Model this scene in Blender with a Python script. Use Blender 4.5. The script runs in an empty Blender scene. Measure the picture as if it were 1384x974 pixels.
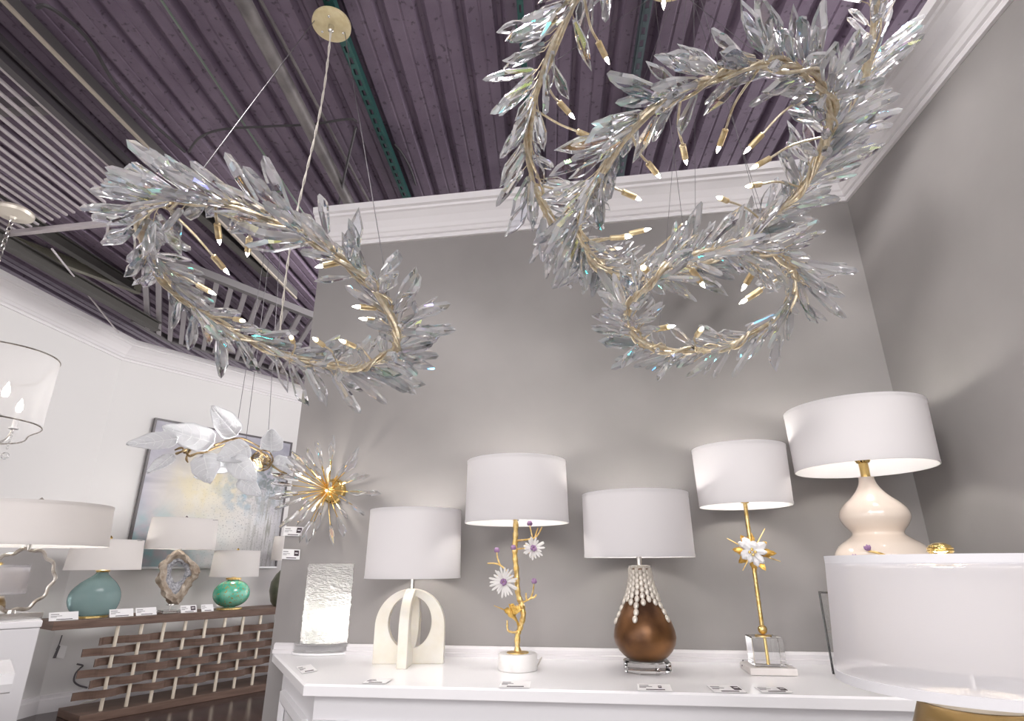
import bpy, bmesh, math, random
from mathutils import Vector, Matrix, Quaternion, noise

# ---------------------------------------------------------------- camera, light, exposure
scene = bpy.context.scene
COL = scene.collection
V = Vector
PI = math.pi
W, H = 1384, 974
CAM = V((0, 0, 1.0))                                   # the lens, one metre above the shop floor
F = 767.58                                             # focal length in pixels of the 1384 wide frame
PITCH, ROLL = math.radians(19.843), math.radians(0.1886)
FWD = V((0, math.cos(PITCH), math.sin(PITCH)))
_u0 = V((0, -math.sin(PITCH), math.cos(PITCH)))
RT = V((1, 0, 0)) * math.cos(ROLL) - _u0 * math.sin(ROLL)
UP = V((1, 0, 0)) * math.sin(ROLL) + _u0 * math.cos(ROLL)
cam_d = bpy.data.cameras.new('camera')
cam_d.sensor_width = 36
cam_d.lens = F / W * 36
cam_d.clip_start = 0.02
cam = bpy.data.objects.new('camera', cam_d)
COL.objects.link(cam)
m = Matrix((RT, UP, -FWD)).transposed().to_4x4()
m.translation = CAM
cam.matrix_world = m
scene.camera = cam

vs = scene.view_settings
vs.view_transform = 'Standard'
vs.look = 'None'
vs.gamma = 1
vs.exposure = 0.38
vs.use_curve_mapping = False
cy = scene.cycles
cy.use_denoising = True
cy.max_bounces = 14
cy.transmission_bounces = 10
cy.transparent_max_bounces = 12
cy.diffuse_bounces = 4
cy.glossy_bounces = 5
cy.caustics_reflective = False
cy.caustics_refractive = True
cy.sample_clamp_indirect = 4

world = bpy.data.worlds.new('patchy_ambient_fill')
scene.world = world
world.use_nodes = True
bg = world.node_tree.nodes['Background']
# ambient fill: made-up bright and dark noise patches that give the crystals contrast
wn_ = world.node_tree.nodes
wl_ = world.node_tree.links
w_tc = wn_.new('ShaderNodeTexCoord')
w_nz = wn_.new('ShaderNodeTexNoise')
w_nz.inputs['Scale'].default_value = 4.5
w_nz.inputs['Detail'].default_value = 3
w_cr = wn_.new('ShaderNodeValToRGB')
w_cr.color_ramp.elements[0].position = 0.46
w_cr.color_ramp.elements[0].color = (0.20, 0.19, 0.20, 1)
w_cr.color_ramp.elements[1].position = 0.60
w_cr.color_ramp.elements[1].color = (1.0, 0.97, 0.965, 1)
wl_.new(w_tc.outputs['Generated'], w_nz.inputs['Vector'])
wl_.new(w_nz.outputs[0], w_cr.inputs[0])
wl_.new(w_cr.outputs[0], bg.inputs[0])
bg.inputs[1].default_value = 3.5


def spot(name, loc, target, power, angle=75, blend=0.9, size=0.12, color=(1, 0.97, 0.95)):
    d = bpy.data.lights.new(name, 'SPOT')
    d.energy = power
    d.spot_size = math.radians(angle)
    d.spot_blend = blend
    d.shadow_soft_size = size
    d.color = color
    o = bpy.data.objects.new(name, d)
    COL.objects.link(o)
    o.location = loc
    o.rotation_euler = (V(target) - V(loc)).to_track_quat('-Z', 'Y').to_euler()
    return o


def area(name, loc, target, power, sx, sy, color=(1, 0.98, 0.97)):
    d = bpy.data.lights.new(name, 'AREA')
    d.energy = power
    d.shape = 'RECTANGLE'
    d.size, d.size_y = sx, sy
    d.color = color
    o = bpy.data.objects.new(name, d)
    COL.objects.link(o)
    o.location = loc
    o.rotation_euler = (V(target) - V(loc)).to_track_quat('-Z', 'Y').to_euler()
    return o


# track lights over the counter, then added unseen fills for shades and walls
spot('track_fill_spot', (-1.15, 1.25, 2.85), (-0.5, 1.75, 0.7), 38, size=0.15, angle=100)
spot('track_fill_spot', (-0.10, 1.30, 2.85), (0.0, 1.75, 0.7), 38, size=0.15, angle=100)
spot('track_fill_spot', (1.12, 1.30, 2.85), (0.95, 1.7, 0.7), 38, size=0.15, angle=100)
area('fill_area', (0.0, -1.6, 2.6), (0.4, 1.6, 1.6), 34, 2.4, 1.2)  # added fill behind the viewer, brightens shades and counter front
area('fill_area', (-0.45, 3.6, 2.75), (-3.0, 5.0, 1.2), 40, 1.2, 0.8)  # added fill hidden behind the partition, brightens the pale walls
spot('track_fill_spot', (-1.2, -0.9, 2.75), (1.35, 0.75, 2.0), 210, angle=62, blend=1.0, size=0.3)  # added fill spot out of view, lifts the right wall


# ---------------------------------------------------------------- measuring helpers
def ray(px, py):
    return RT * ((px - 692) / F) - UP * ((py - 487) / F) + FWD


def at(px, py, Z=None, D=None, plane=None, Y=None):
    """a point of the place seen at that pixel: at height Z, at ground distance D, or on a plane (point, normal)"""
    d = ray(px, py)
    if Z is not None:
        k = (Z - CAM.z) / d.z
    elif D is not None:
        k = D / math.hypot(d.x, d.y)
    elif Y is not None:
        k = Y / d.y
    else:
        k = (plane[0] - CAM).dot(plane[1]) / d.dot(plane[1])
    return CAM + d * k


def zy(B, py):
    """height on the vertical through B that is seen at picture row py"""
    t = (487 - py) / F
    q = V((B.x, B.y, 0)) - CAM
    # (q+z k).UP = t (q+z k).FWD
    return (t * q.dot(FWD) - q.dot(UP)) / (UP.z - t * FWD.z)


def msz(B, z, px):
    """size in metres of px pixels at the point (B.x, B.y, z)"""
    return px * (V((B.x, B.y, z)) - CAM).dot(FWD) / F


def prof(B, pts):
    return [(msz(B, zy(B, y), h), zy(B, y)) for h, y in pts]


def facing(B):
    n = V((B.x, B.y, 0)) - V((CAM.x, CAM.y, 0))
    return n.normalized()


def onto(B, px, py, off=0.0):
    """pixel onto the upright plane through B that faces the viewer, pushed off metres towards the viewer"""
    n = facing(B)
    return at(px, py, plane=(V(B) - n * off, n))


# ---------------------------------------------------------------- materials
MATS = {}


def principled(name, color, rough=0.5, metal=0.0, **kw):
    if name in MATS:
        return MATS[name]
    mt = bpy.data.materials.new(name)
    mt.use_nodes = True
    b = mt.node_tree.nodes['Principled BSDF']
    b.inputs['Base Color'].default_value = (*color, 1)
    b.inputs['Roughness'].default_value = rough
    b.inputs['Metallic'].default_value = metal
    for k, v in kw.items():
        b.inputs[k.replace('_', ' ')].default_value = v
    MATS[name] = mt
    return mt


def nodes_of(mt):
    nt = mt.node_tree
    return nt, nt.nodes, nt.links, nt.nodes['Principled BSDF']


def noisy(name, c1, c2, scale=8, rough=0.5, metal=0.0, detail=4, bump=0.0, bscale=None, stretch=None, lo=0.35, hi=0.65, **kw):
    """two colours of the thing's own finish, mixed by noise, with a little relief"""
    if name in MATS:
        return MATS[name]
    mt = principled(name, c1, rough, metal, **kw)
    nt, N, L, b = nodes_of(mt)
    tc = N.new('ShaderNodeTexCoord')
    mp = N.new('ShaderNodeMapping')
    if stretch:
        mp.inputs['Scale'].default_value = stretch
    L.new(tc.outputs['Object'], mp.inputs[0])
    nz = N.new('ShaderNodeTexNoise')
    nz.inputs['Scale'].default_value = scale
    nz.inputs['Detail'].default_value = detail
    L.new(mp.outputs[0], nz.inputs['Vector'])
    cr = N.new('ShaderNodeValToRGB')
    cr.color_ramp.elements[0].position = lo
    cr.color_ramp.elements[1].position = hi
    cr.color_ramp.elements[0].color = (*c1, 1)
    cr.color_ramp.elements[1].color = (*c2, 1)
    L.new(nz.outputs[0], cr.inputs[0])
    L.new(cr.outputs[0], b.inputs['Base Color'])
    if bump:
        n2 = N.new('ShaderNodeTexNoise')
        n2.inputs['Scale'].default_value = bscale or scale * 4
        n2.inputs['Detail'].default_value = 3
        L.new(mp.outputs[0], n2.inputs['Vector'])
        bp = N.new('ShaderNodeBump')
        bp.inputs['Strength'].default_value = bump
        bp.inputs['Distance'].default_value = 0.01
        L.new(n2.outputs[0], bp.inputs['Height'])
        L.new(bp.outputs[0], b.inputs['Normal'])
    return mt


def emitter(name, color, strength):
    if name in MATS:
        return MATS[name]
    mt = bpy.data.materials.new(name)
    mt.use_nodes = True
    nt = mt.node_tree
    nt.nodes.clear()
    e = nt.nodes.new('ShaderNodeEmission')
    e.inputs[0].default_value = (*color, 1)
    e.inputs[1].default_value = strength
    o = nt.nodes.new('ShaderNodeOutputMaterial')
    nt.links.new(e.outputs[0], o.inputs[0])
    MATS[name] = mt
    return mt


def cloth(name, color, through=0.35, clear=0.0):
    """shade fabric: scatters light on both sides, clear = open weave one can see through"""
    if name in MATS:
        return MATS[name]
    mt = bpy.data.materials.new(name)
    mt.use_nodes = True
    nt = mt.node_tree
    nt.nodes.clear()
    N, L = nt.nodes, nt.links
    d = N.new('ShaderNodeBsdfDiffuse')
    t = N.new('ShaderNodeBsdfTranslucent')
    d.inputs[0].default_value = (*color, 1)
    t.inputs[0].default_value = (*color, 1)
    mx = N.new('ShaderNodeMixShader')
    mx.inputs[0].default_value = through
    L.new(d.outputs[0], mx.inputs[1])
    L.new(t.outputs[0], mx.inputs[2])
    tc = N.new('ShaderNodeTexCoord')
    mp = N.new('ShaderNodeMapping')
    mp.inputs['Scale'].default_value = (300, 300, 1200)
    L.new(tc.outputs['Object'], mp.inputs[0])
    nz = N.new('ShaderNodeTexNoise')
    nz.inputs['Scale'].default_value = 1
    L.new(mp.outputs[0], nz.inputs['Vector'])
    bp = N.new('ShaderNodeBump')
    bp.inputs['Strength'].default_value = 0.12
    bp.inputs['Distance'].default_value = 0.001
    L.new(nz.outputs[0], bp.inputs['Height'])
    L.new(bp.outputs[0], d.inputs['Normal'])
    out = N.new('ShaderNodeOutputMaterial')
    if clear > 0:
        tr = N.new('ShaderNodeBsdfTransparent')
        m2 = N.new('ShaderNodeMixShader')
        m2.inputs[0].default_value = clear
        L.new(mx.outputs[0], m2.inputs[1])
        L.new(tr.outputs[0], m2.inputs[2])
        L.new(m2.outputs[0], out.inputs[0])
    else:
        L.new(mx.outputs[0], out.inputs[0])
    MATS[name] = mt
    return mt


wall_paint = noisy('grey_faux_suede_paint', (0.245, 0.231, 0.226), (0.325, 0.306, 0.298), scale=1.6, rough=0.75, detail=5, bump=0.04, bscale=30, lo=0.3, hi=0.7)
pale_paint = principled('pale_wall_paint', (0.74, 0.725, 0.715), 0.75)
trim_white = principled('trim_white', (0.78, 0.755, 0.765), 0.45)
cab_white = principled('cabinet_white', (0.80, 0.79, 0.805), 0.35)
top_white = principled('counter_white', (0.93, 0.92, 0.93), 0.22)
gold = noisy('leafed_gold', (0.78, 0.52, 0.16), (0.95, 0.74, 0.36), scale=90, rough=0.28, metal=1.0, bump=0.25, bscale=150)
polished_gold = principled('polished_gold', (0.93, 0.68, 0.27), 0.16, 1.0)
champagne = noisy('champagne_leaf', (0.76, 0.63, 0.42), (0.94, 0.86, 0.70), scale=70, rough=0.33, metal=0.85, bump=0.2, bscale=120)
socket_gold = noisy('socket_gold', (0.72, 0.54, 0.28), (0.90, 0.76, 0.50), scale=60, rough=0.35, metal=0.7)
nickel = principled('nickel', (0.75, 0.73, 0.70), 0.22, 1.0)
steel_dark = principled('dark_cable', (0.16, 0.15, 0.16), 0.5, 0.6)
steel_pale = principled('pale_cord', (0.62, 0.58, 0.52), 0.5)
bulb_glow = emitter('bulb_glow', (1.0, 0.93, 0.82), 16.0)
glass = principled('crystal_glass', (1, 1, 1), 0.0, 0.0, Transmission_Weight=1.0, IOR=1.62, Thin_Film_Thickness=420.0, Thin_Film_IOR=1.38)


def body_light(mt, amount, color=(0.95, 0.95, 0.97)):
    """adds a share of white scattering to a clear material (in the crystals it imitates light caught inside)"""
    nt, N, L, b = nodes_of(mt)
    tl = N.new('ShaderNodeBsdfTranslucent')
    df = N.new('ShaderNodeBsdfDiffuse')
    tl.inputs[0].default_value = df.inputs[0].default_value = (*color, 1)
    m1, m2 = N.new('ShaderNodeMixShader'), N.new('ShaderNodeMixShader')
    m2.inputs[0].default_value = amount
    L.new(tl.outputs[0], m1.inputs[1])
    L.new(df.outputs[0], m1.inputs[2])
    L.new(b.outputs[0], m2.inputs[1])
    L.new(m1.outputs[0], m2.inputs[2])
    L.new(m2.outputs[0], N['Material Output'].inputs[0])


body_light(glass, 0.015)
glass_rim = principled('crystal_edge_glint', (1, 1, 1), 0.04, 0.0, Transmission_Weight=1.0, IOR=1.62, Thin_Film_Thickness=380.0, Thin_Film_IOR=1.38)
body_light(glass_rim, 0.32)  # white share in the bevels imitates refracted light
acrylic = principled('clear_acrylic', (0.985, 0.99, 0.985), 0.0, 0.0, Transmission_Weight=1.0, IOR=1.40)
shade_white = cloth('white_linen_shade', (0.82, 0.80, 0.805), 0.30)
shade_in = cloth('white_shade_lining', (0.93, 0.93, 0.93), 0.2)
bird_gold = noisy('antique_gold', (0.62, 0.36, 0.07), (0.85, 0.60, 0.2), scale=80, rough=0.35, metal=1.0, bump=0.3, bscale=120)
card_white = principled('card_white', (0.86, 0.85, 0.85), 0.6)
card_ink = principled('card_ink', (0.05, 0.03, 0.04), 0.6)
card_grey = principled('card_grey_ink', (0.35, 0.33, 0.34), 0.6)
amethyst = principled('amethyst', (0.50, 0.29, 0.53), 0.25, 0.0, Transmission_Weight=0.3)
black_wire = principled('black_wire', (0.03, 0.028, 0.03), 0.5)


# ---------------------------------------------------------------- mesh building
class MB:
    """collects shapes in place coordinates and links them as one mesh object"""

    def __init__(self):
        self.v, self.f, self.s = [], [], []

    def add(self, vs_, fs, smooth=False):
        o = len(self.v)
        self.v += [V(p) for p in vs_]
        self.f += [[i + o for i in f] for f in fs]
        self.s += [smooth] * len(fs)
        return self

    def box(self, c, sx, sy, sz, M=None, bev=0.0):
        hx, hy, hz = sx / 2, sy / 2, sz / 2
        M = M or Matrix.Identity(3)
        c = V(c)
        if bev <= 0:
            p = [c + M @ V((x, y, z)) for x in (-hx, hx) for y in (-hy, hy) for z in (-hz, hz)]
            return self.add(p, [(0, 1, 3, 2), (4, 6, 7, 5), (0, 4, 5, 1), (2, 3, 7, 6), (0, 2, 6, 4), (1, 5, 7, 3)])
        bm = bmesh.new()
        bmesh.ops.create_cube(bm, size=1)
        for q in bm.verts:
            q.co = V((q.co.x * sx, q.co.y * sy, q.co.z * sz))
        bmesh.ops.bevel(bm, geom=bm.edges[:], offset=bev, segments=2, profile=0.6, affect='EDGES')
        bm.verts.index_update()
        p = [c + M @ q.co for q in bm.verts]
        f = [[q.index for q in fc.verts] for fc in bm.faces]
        bm.free()
        return self.add(p, f)

    def tube(self, pts, r, n=8, closed=False, cap=True):
        pts = [V(p) for p in pts]
        k = len(pts)
        rs = r if isinstance(r, (list, tuple)) else [r] * k
        vs_, fs = [], []
        t0 = None
        for i in range(k):
            a = pts[(i - 1) % k] if (closed or i > 0) else pts[i]
            b = pts[(i + 1) % k] if (closed or i < k - 1) else pts[i]
            t = (b - a).normalized() if (b - a).length > 1e-9 else V((0, 0, 1))
            if t0 is None:
                u = t.orthogonal().normalized()
            else:
                u = (u - t * u.dot(t))
                u = u.normalized() if u.length > 1e-6 else t.orthogonal().normalized()
            t0 = t
            w = t.cross(u)
            for j in range(n):
                an = 2 * PI * j / n
                vs_.append(pts[i] + (u * math.cos(an) + w * math.sin(an)) * rs[i])
        for i in range(k if closed else k - 1):
            i2 = (i + 1) % k
            for j in range(n):
                j2 = (j + 1) % n
                fs.append((i * n + j, i * n + j2, i2 * n + j2, i2 * n + j))
        if cap and not closed:
            fs.append(tuple(range(n - 1, -1, -1)))
            fs.append(tuple((k - 1) * n + j for j in range(n)))
        return self.add(vs_, fs, True)

    def lathe(self, prof_, c, n=48, sx=1.0, sy=1.0, rot=0.0, caps=True, smooth=True, M=None):
        """profile [(radius, z)] turned about the vertical through c (z absolute unless M given)"""
        vs_, fs = [], []
        k = len(prof_)
        for r, z in prof_:
            for j in range(n):
                an = 2 * PI * j / n
                x, y = r * math.cos(an) * sx, r * math.sin(an) * sy
                x, y = x * math.cos(rot) - y * math.sin(rot), x * math.sin(rot) + y * math.cos(rot)
                if M is None:
                    vs_.append(V((c[0] + x, c[1] + y, z)))
                else:
                    vs_.append(V(c) + M @ V((x, y, z)))
        for i in range(k - 1):
            for j in range(n):
                j2 = (j + 1) % n
                fs.append((i * n + j, i * n + j2, (i + 1) * n + j2, (i + 1) * n + j))
        if caps:
            if prof_[0][0] > 1e-5:
                fs.append(tuple(range(n - 1, -1, -1)))
            if prof_[-1][0] > 1e-5:
                fs.append(tuple((k - 1) * n + j for j in range(n)))
        return self.add(vs_, fs, smooth)

    def ball(self, c, r, n=12, sx=1, sy=1, sz=1, M=None):
        p = [(max(1e-6, math.sin(PI * i / n)) * r, -math.cos(PI * i / n) * r * sz) for i in range(n + 1)]
        return self.lathe(p, c, n=n * 2, sx=sx, sy=sy, M=M or Matrix.Identity(3), caps=False)

    def prism(self, outline, z0, z1, M=None, c=(0, 0, 0)):
        """closed outline [(x, y)] extruded from z0 to z1"""
        n = len(outline)
        M = M or Matrix.Identity(3)
        c = V(c)
        p = [c + M @ V((x, y, z0)) for x, y in outline] + [c + M @ V((x, y, z1)) for x, y in outline]
        f = [tuple(range(n - 1, -1, -1)), tuple(range(n, 2 * n))]
        f += [(i, (i + 1) % n, n + (i + 1) % n, n + i) for i in range(n)]
        return self.add(p, f)

    def sweep(self, path, profile, up=V((0, 0, 1)), normals=None, caps=True):
        """profile [(out, up)] carried along path, mitred; normals = outward direction at every path point"""
        n = len(profile)
        vs_, fs = [], []
        for i, p in enumerate(path):
            for a, b in profile:
                vs_.append(V(p) + V(normals[i]) * a + up * b)
        for i in range(len(path) - 1):
            for j in range(n):
                j2 = (j + 1) % n
                fs.append((i * n + j, (i + 1) * n + j, (i + 1) * n + j2, i * n + j2))
        if caps:
            fs.append(tuple(range(n)))
            fs.append(tuple((len(path) - 1) * n + j for j in range(n - 1, -1, -1)))
        return self.add(vs_, fs)

    def mesh(self, name, mat, org=V((0, 0, 0)), autosmooth=None):
        me = bpy.data.meshes.new(name)
        me.from_pydata([p - org for p in self.v], [], self.f)
        me.polygons.foreach_set('use_smooth', self.s)
        if mat:
            me.materials.append(mat)
        bm = bmesh.new()
        bm.from_mesh(me)
        bmesh.ops.recalc_face_normals(bm, faces=bm.faces)
        if any(self.s):
            for e in bm.edges:
                if len(e.link_faces) == 2 and e.calc_face_angle(0) > 0.6:
                    e.smooth = False
        bm.to_mesh(me)
        bm.free()
        me.update()
        return me

    def build(self, name, mat, parent=None, loc=None):
        root = parent
        while root is not None and root.parent is not None:
            root = root.parent
        org = root.location.copy() if root is not None else V(loc if loc is not None else (0, 0, 0))
        o = bpy.data.objects.new(name, self.mesh(name, mat, org))
        COL.objects.link(o)
        if parent is not None:
            o.parent = parent
        else:
            o.location = org
        return o


def tag(o, label, cat, group=None, kind=None):
    if label:
        o['label'] = label
    if cat:
        o['category'] = cat
    if group:
        o['group'] = group
    if kind:
        o['kind'] = kind
    return o


def thing(name, loc, label, cat, group=None):
    o = bpy.data.objects.new(name, None)
    o.empty_display_size = 0.05
    COL.objects.link(o)
    o.location = loc
    return tag(o, label, cat, group)


def struct(o):
    o['kind'] = 'structure'
    return o


def spline(pts, k=6, closed=False):
    """smooth curve through pts"""
    pts = [V(p) for p in pts]
    n = len(pts)
    out = []
    rng = range(n if closed else n - 1)
    for i in rng:
        p0 = pts[(i - 1) % n] if closed or i > 0 else pts[i]
        p1, p2 = pts[i], pts[(i + 1) % n]
        p3 = pts[(i + 2) % n] if closed or i < n - 2 else p2
        for j in range(k):
            t = j / k
            out.append(0.5 * ((2 * p1) + (p2 - p0) * t + (2 * p0 - 5 * p1 + 4 * p2 - p3) * t * t + (3 * p1 - p0 - 3 * p2 + p3) * t ** 3))
    if not closed:
        out.append(pts[-1])
    return out


def frame3(d, up=V((0, 0, 1))):
    """matrix whose z axis is d"""
    z = V(d).normalized()
    x = up.cross(z)
    x = x.normalized() if x.length > 1e-4 else z.orthogonal().normalized()
    return Matrix((x, z.cross(x), z)).transposed()

# ---------------------------------------------------------------- the room
CZ = 0.70                                              # counter top height
WN = V((0.155, 1, 0)).normalized()                     # normal of the grey back wall (pointing away from us)
WP = at(484, 875.5, Z=0.72)
WD = V((WN.y, -WN.x, 0))                               # along the wall, to the right


def on_wall(px, py, off=0.0):
    return at(px, py, plane=(WP - WN * off, WN))


corner = on_wall(1147, 279)
corner.z = 0
wall_end = on_wall(420, 450)
wall_end.z = 0
RD = ray(742, 766)
RD = V((RD.x, RD.y, 0)).normalized()                   # the right wall and the deck ribs run this way
RN = V((-RD.y, RD.x, 0))                               # from the right wall into the room
WT = 2.56                                              # top of the grey walls
# far white walls
bend = at(47, 965, Z=0.0)
SD = ray(1295, 761)
SD = V((SD.x, SD.y, 0)).normalized()                   # console wall runs this way
SN = V((SD.y, -SD.x, 0))                               # from the console wall towards us
LD = ray(768, 764)
LD = V((LD.x, LD.y, 0)).normalized()
LN = V((LD.y, -LD.x, 0))
LT = 2.89


def wall_slab(name, a, b, n_in, h, t, mat):
    out = -n_in * t
    mb = MB()
    p = [a, b, b + out, a + out]
    mb.prism([(q.x, q.y) for q in p], 0, h)
    return struct(mb.build(name, mat))


wall_slab('wall_back', wall_end, corner + WD * 0.0, -WN, WT, 0.12, wall_paint)
near = corner - RD * 3.6
wall_slab('wall_right', corner, near, RN, WT, 0.12, wall_paint)
far_end = bend + SD * 4.2
wall_slab('wall_far', bend, far_end, SN, LT, 0.12, pale_paint)
left_end = bend - LD * 4.6
wall_slab('wall_left', left_end, bend, LN, LT, 0.12, pale_paint)

CROWN = [(0, 0), (0.012, 0), (0.016, 0.012), (0.012, 0.02), (0.022, 0.022), (0.03, 0.036), (0.036, 0.04),
         (0.044, 0.056), (0.062, 0.082), (0.086, 0.104), (0.096, 0.108), (0.098, 0.118), (0.112, 0.122), (0.118, 0.150), (0, 0.150)]


def mitre(n1, n2):
    b = (n1 + n2).normalized()
    return b / b.dot(n1)


def crown(name, path, ns, ztop, mat=trim_white, k=1.0):
    mb = MB()
    mb.sweep([V((p.x, p.y, ztop - 0.15 * k)) for p in path], [(a * k, b * k) for a, b in CROWN], normals=ns)
    return struct(mb.build(name, mat))


cm = mitre(-WN, RN)
crown('trim_1', [wall_end, corner], [-WN, cm], WT)
crown('trim_2', [corner, near], [cm, RN], WT)
fm = mitre(SN, LN)
crown('trim_3', [bend, far_end], [fm, SN], LT, k=1.15)
crown('trim_4', [left_end, bend], [LN, fm], LT, k=1.15)
BASE = [(0, 0), (0.018, 0), (0.018, 0.085), (0.012, 0.095), (0.010, 0.115), (0, 0.12)]
mb = MB()
mb.sweep([bend, far_end], BASE, normals=[fm, SN])
struct(mb.build('baseboard_far', trim_white))
mb = MB()
mb.sweep([left_end, bend], BASE, normals=[LN, fm])
struct(mb.build('baseboard_left', trim_white))
# little rail where the counter meets the wall
mb = MB()
RAIL = [(0, 0), (0.022, 0), (0.022, 0.012), (0.016, 0.014), (0.016, 0.026), (0.010, 0.034), (0, 0.034)]
wl = wall_end + WD * 0.02 + V((0, 0, CZ))
mb.sweep([wl, corner + V((0, 0, CZ))], RAIL, normals=[-WN, cm])
struct(mb.build('trim_5', trim_white))

# floor: dark boards
fl = principled('dark_walnut_boards', (0.05, 0.03, 0.025), 0.22)
nt, N, L, b = nodes_of(fl)
tc = N.new('ShaderNodeTexCoord')
mp = N.new('ShaderNodeMapping')
mp.inputs['Rotation'].default_value = (0, 0, math.radians(36))
br = N.new('ShaderNodeTexBrick')
br.inputs['Color1'].default_value = (0.060, 0.032, 0.028, 1)
br.inputs['Color2'].default_value = (0.035, 0.020, 0.018, 1)
br.inputs['Mortar'].default_value = (0.012, 0.008, 0.008, 1)
br.inputs['Scale'].default_value = 1
br.inputs['Mortar Size'].default_value = 0.004
br.inputs['Brick Width'].default_value = 1.2
br.inputs['Row Height'].default_value = 0.13
L.new(tc.outputs['Object'], mp.inputs[0])
L.new(mp.outputs[0], br.inputs['Vector'])
L.new(br.outputs[0], b.inputs['Base Color'])
mb = MB()
mb.box((-2, 3.0, -0.03), 11, 12, 0.06)
struct(mb.build('floor', fl))

# ceiling: painted corrugated steel deck, ribs running away from us
deck_m = noisy('plum_painted_deck', (0.160, 0.116, 0.170), (0.228, 0.176, 0.238), scale=5, rough=0.62, detail=8, lo=0.3, hi=0.75, bump=0.15, bscale=60, stretch=(1, 1, 1))
nt, N, L, b = nodes_of(deck_m)
vor = N.new('ShaderNodeTexNoise')
vor.inputs['Scale'].default_value = 42
vor.inputs['Detail'].default_value = 2
crr = N.new('ShaderNodeValToRGB')
crr.color_ramp.elements[0].position = 0.30
crr.color_ramp.elements[0].color = (0.5, 0.5, 0.5, 1)
crr.color_ramp.elements[1].position = 0.38
mixc = N.new('ShaderNodeMix')
mixc.data_type = 'RGBA'
mixc.blend_type = 'MULTIPLY'
mixc.inputs[0].default_value = 1.0
src = b.inputs['Base Color'].links[0].from_socket
tcd = N.new('ShaderNodeTexCoord')
L.new(tcd.outputs['Object'], vor.inputs['Vector'])
L.new(vor.outputs[0], crr.inputs[0])
L.new(src, mixc.inputs[6])
L.new(crr.outputs[0], mixc.inputs[7])
L.new(mixc.outputs[2], b.inputs['Base Color'])
DZ = 3.0
RX = V((RD.y, -RD.x, 0))
mb = MB()
pitch = 0.152
xs = []
k0, k1 = -52, 26
for k in range(k0, k1):
    x = k * pitch
    xs += [(x, -0.006), (x + 0.016, -0.006), (x + 0.036, -0.036), (x + 0.082, -0.036), (x + 0.086, -0.032), (x + 0.092, -0.032), (x + 0.096, -0.036), (x + 0.138, -0.036)]
vs_ = []
for x, z in xs:
    for y in (-2.0, 9.0):
        p = RX * x + RD * y
        vs_.append(V((p.x, p.y, DZ + 0.042 + z)))
mb.add(vs_, [(2 * i, 2 * i + 1, 2 * i + 3, 2 * i + 2) for i in range(len(xs) - 1)])
p = [RX * (k0 * pitch) + RD * -2, RX * (k1 * pitch) + RD * -2, RX * (k1 * pitch) + RD * 9, RX * (k0 * pitch) + RD * 9]
mb.prism([(q.x, q.y) for q in p], DZ + 0.045, DZ + 0.09)
struct(mb.build('ceiling', deck_m))


# ---- services under the deck
def run(px0, py0, px1, py1, Z, ext0=0.0, ext1=0.0):
    a, b_ = at(px0, py0, Z=Z), at(px1, py1, Z=Z)
    d = (b_ - a).normalized()
    return a - d * ext0, b_ + d * ext1


def slotted_strut(name, a, b_, w, mat, label):
    """steel channel with a row of long slots in its face; a, b_ on the face's centre line"""
    d = (b_ - a)
    Ln = d.length
    d.normalize()
    s = V((0, 0, 1)).cross(d).normalized()
    mb = MB()
    hw = w / 2
    sl = hw * 0.42
    pit, slot = 0.056, 0.032

    def quad(t0, t1, u0, u1):
        mb.add([a + d * t0 + s * u0, a + d * t1 + s * u0, a + d * t1 + s * u1, a + d * t0 + s * u1], [(0, 1, 2, 3)])
    quad(0, Ln, -hw, -sl)
    quad(0, Ln, sl, hw)
    t = 0.0
    while t < Ln:
        quad(t, min(Ln, t + pit - slot), -sl, sl)
        t += pit
    up = V((0, 0, 0.038))
    for u in (-hw, hw):
        e = a + s * u
        g = b_ + s * u
        mb.add([e, g, g + up, e + up], [(0, 1, 2, 3)])
    o = mb.build(name, mat)
    so = o.modifiers.new('Solidify', 'SOLIDIFY')
    so.thickness = 0.002
    return tag(o, label, 'strut channel')


strut_green = principled('dark_green_strut', (0.035, 0.125, 0.115), 0.45, 0.2)
strut_grey = principled('grey_green_strut', (0.11, 0.15, 0.165), 0.45, 0.3)
a, b_ = run(466, 60, 550, 272, 2.96, 0.8, 1.2)
slotted_strut('strut_channel', a, b_, 0.036, strut_green, 'dark green slotted steel channel under the deck behind the round gold canopy')
a, b_ = run(876, 0, 851, 160, 2.96, 1.2, 1.4)
slotted_strut('strut_channel', a, b_, 0.034, strut_grey, 'grey green slotted channel above the triple ring chandelier, beside a bright bulb')
a, b_ = run(705, 40, 713, 160, 2.96, 0.8, 1.4)
slotted_strut('strut_channel', a, b_, 0.020, strut_green, 'narrow green channel behind the left side of the triple ring chandelier')

pipe_m = noisy('dull_grey_pipe', (0.14, 0.125, 0.13), (0.26, 0.24, 0.235), scale=9, rough=0.45, metal=0.2)
a, b_ = run(328, 0, 480, 290, 2.90, 1.5, 1.6)
mb = MB()
mb.tube([a, b_], 0.030, 14)
tag(mb.build('ceiling_pipe', pipe_m), 'dull grey pipe under the dark deck left of the round gold canopy', 'pipe')
a, b_ = run(352, 0, 500, 275, 2.955, 1.5, 1.6)
mb = MB()
mb.tube([a, b_], 0.007, 8)
tag(mb.build('conduit', pipe_m), 'thin grey conduit running just right of the dull grey pipe', 'conduit')
a, b_ = run(218, 0, 378, 240, 2.955, 1.5, 2.2)
mb = MB()
mb.tube([a, b_], 0.005, 8)
tag(mb.build('conduit', principled('pale_green_rod', (0.24, 0.30, 0.25), 0.4, 0.4)), 'thin pale green rod crossing the deck between grey pipe and beige edged rail', 'rod')
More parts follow.
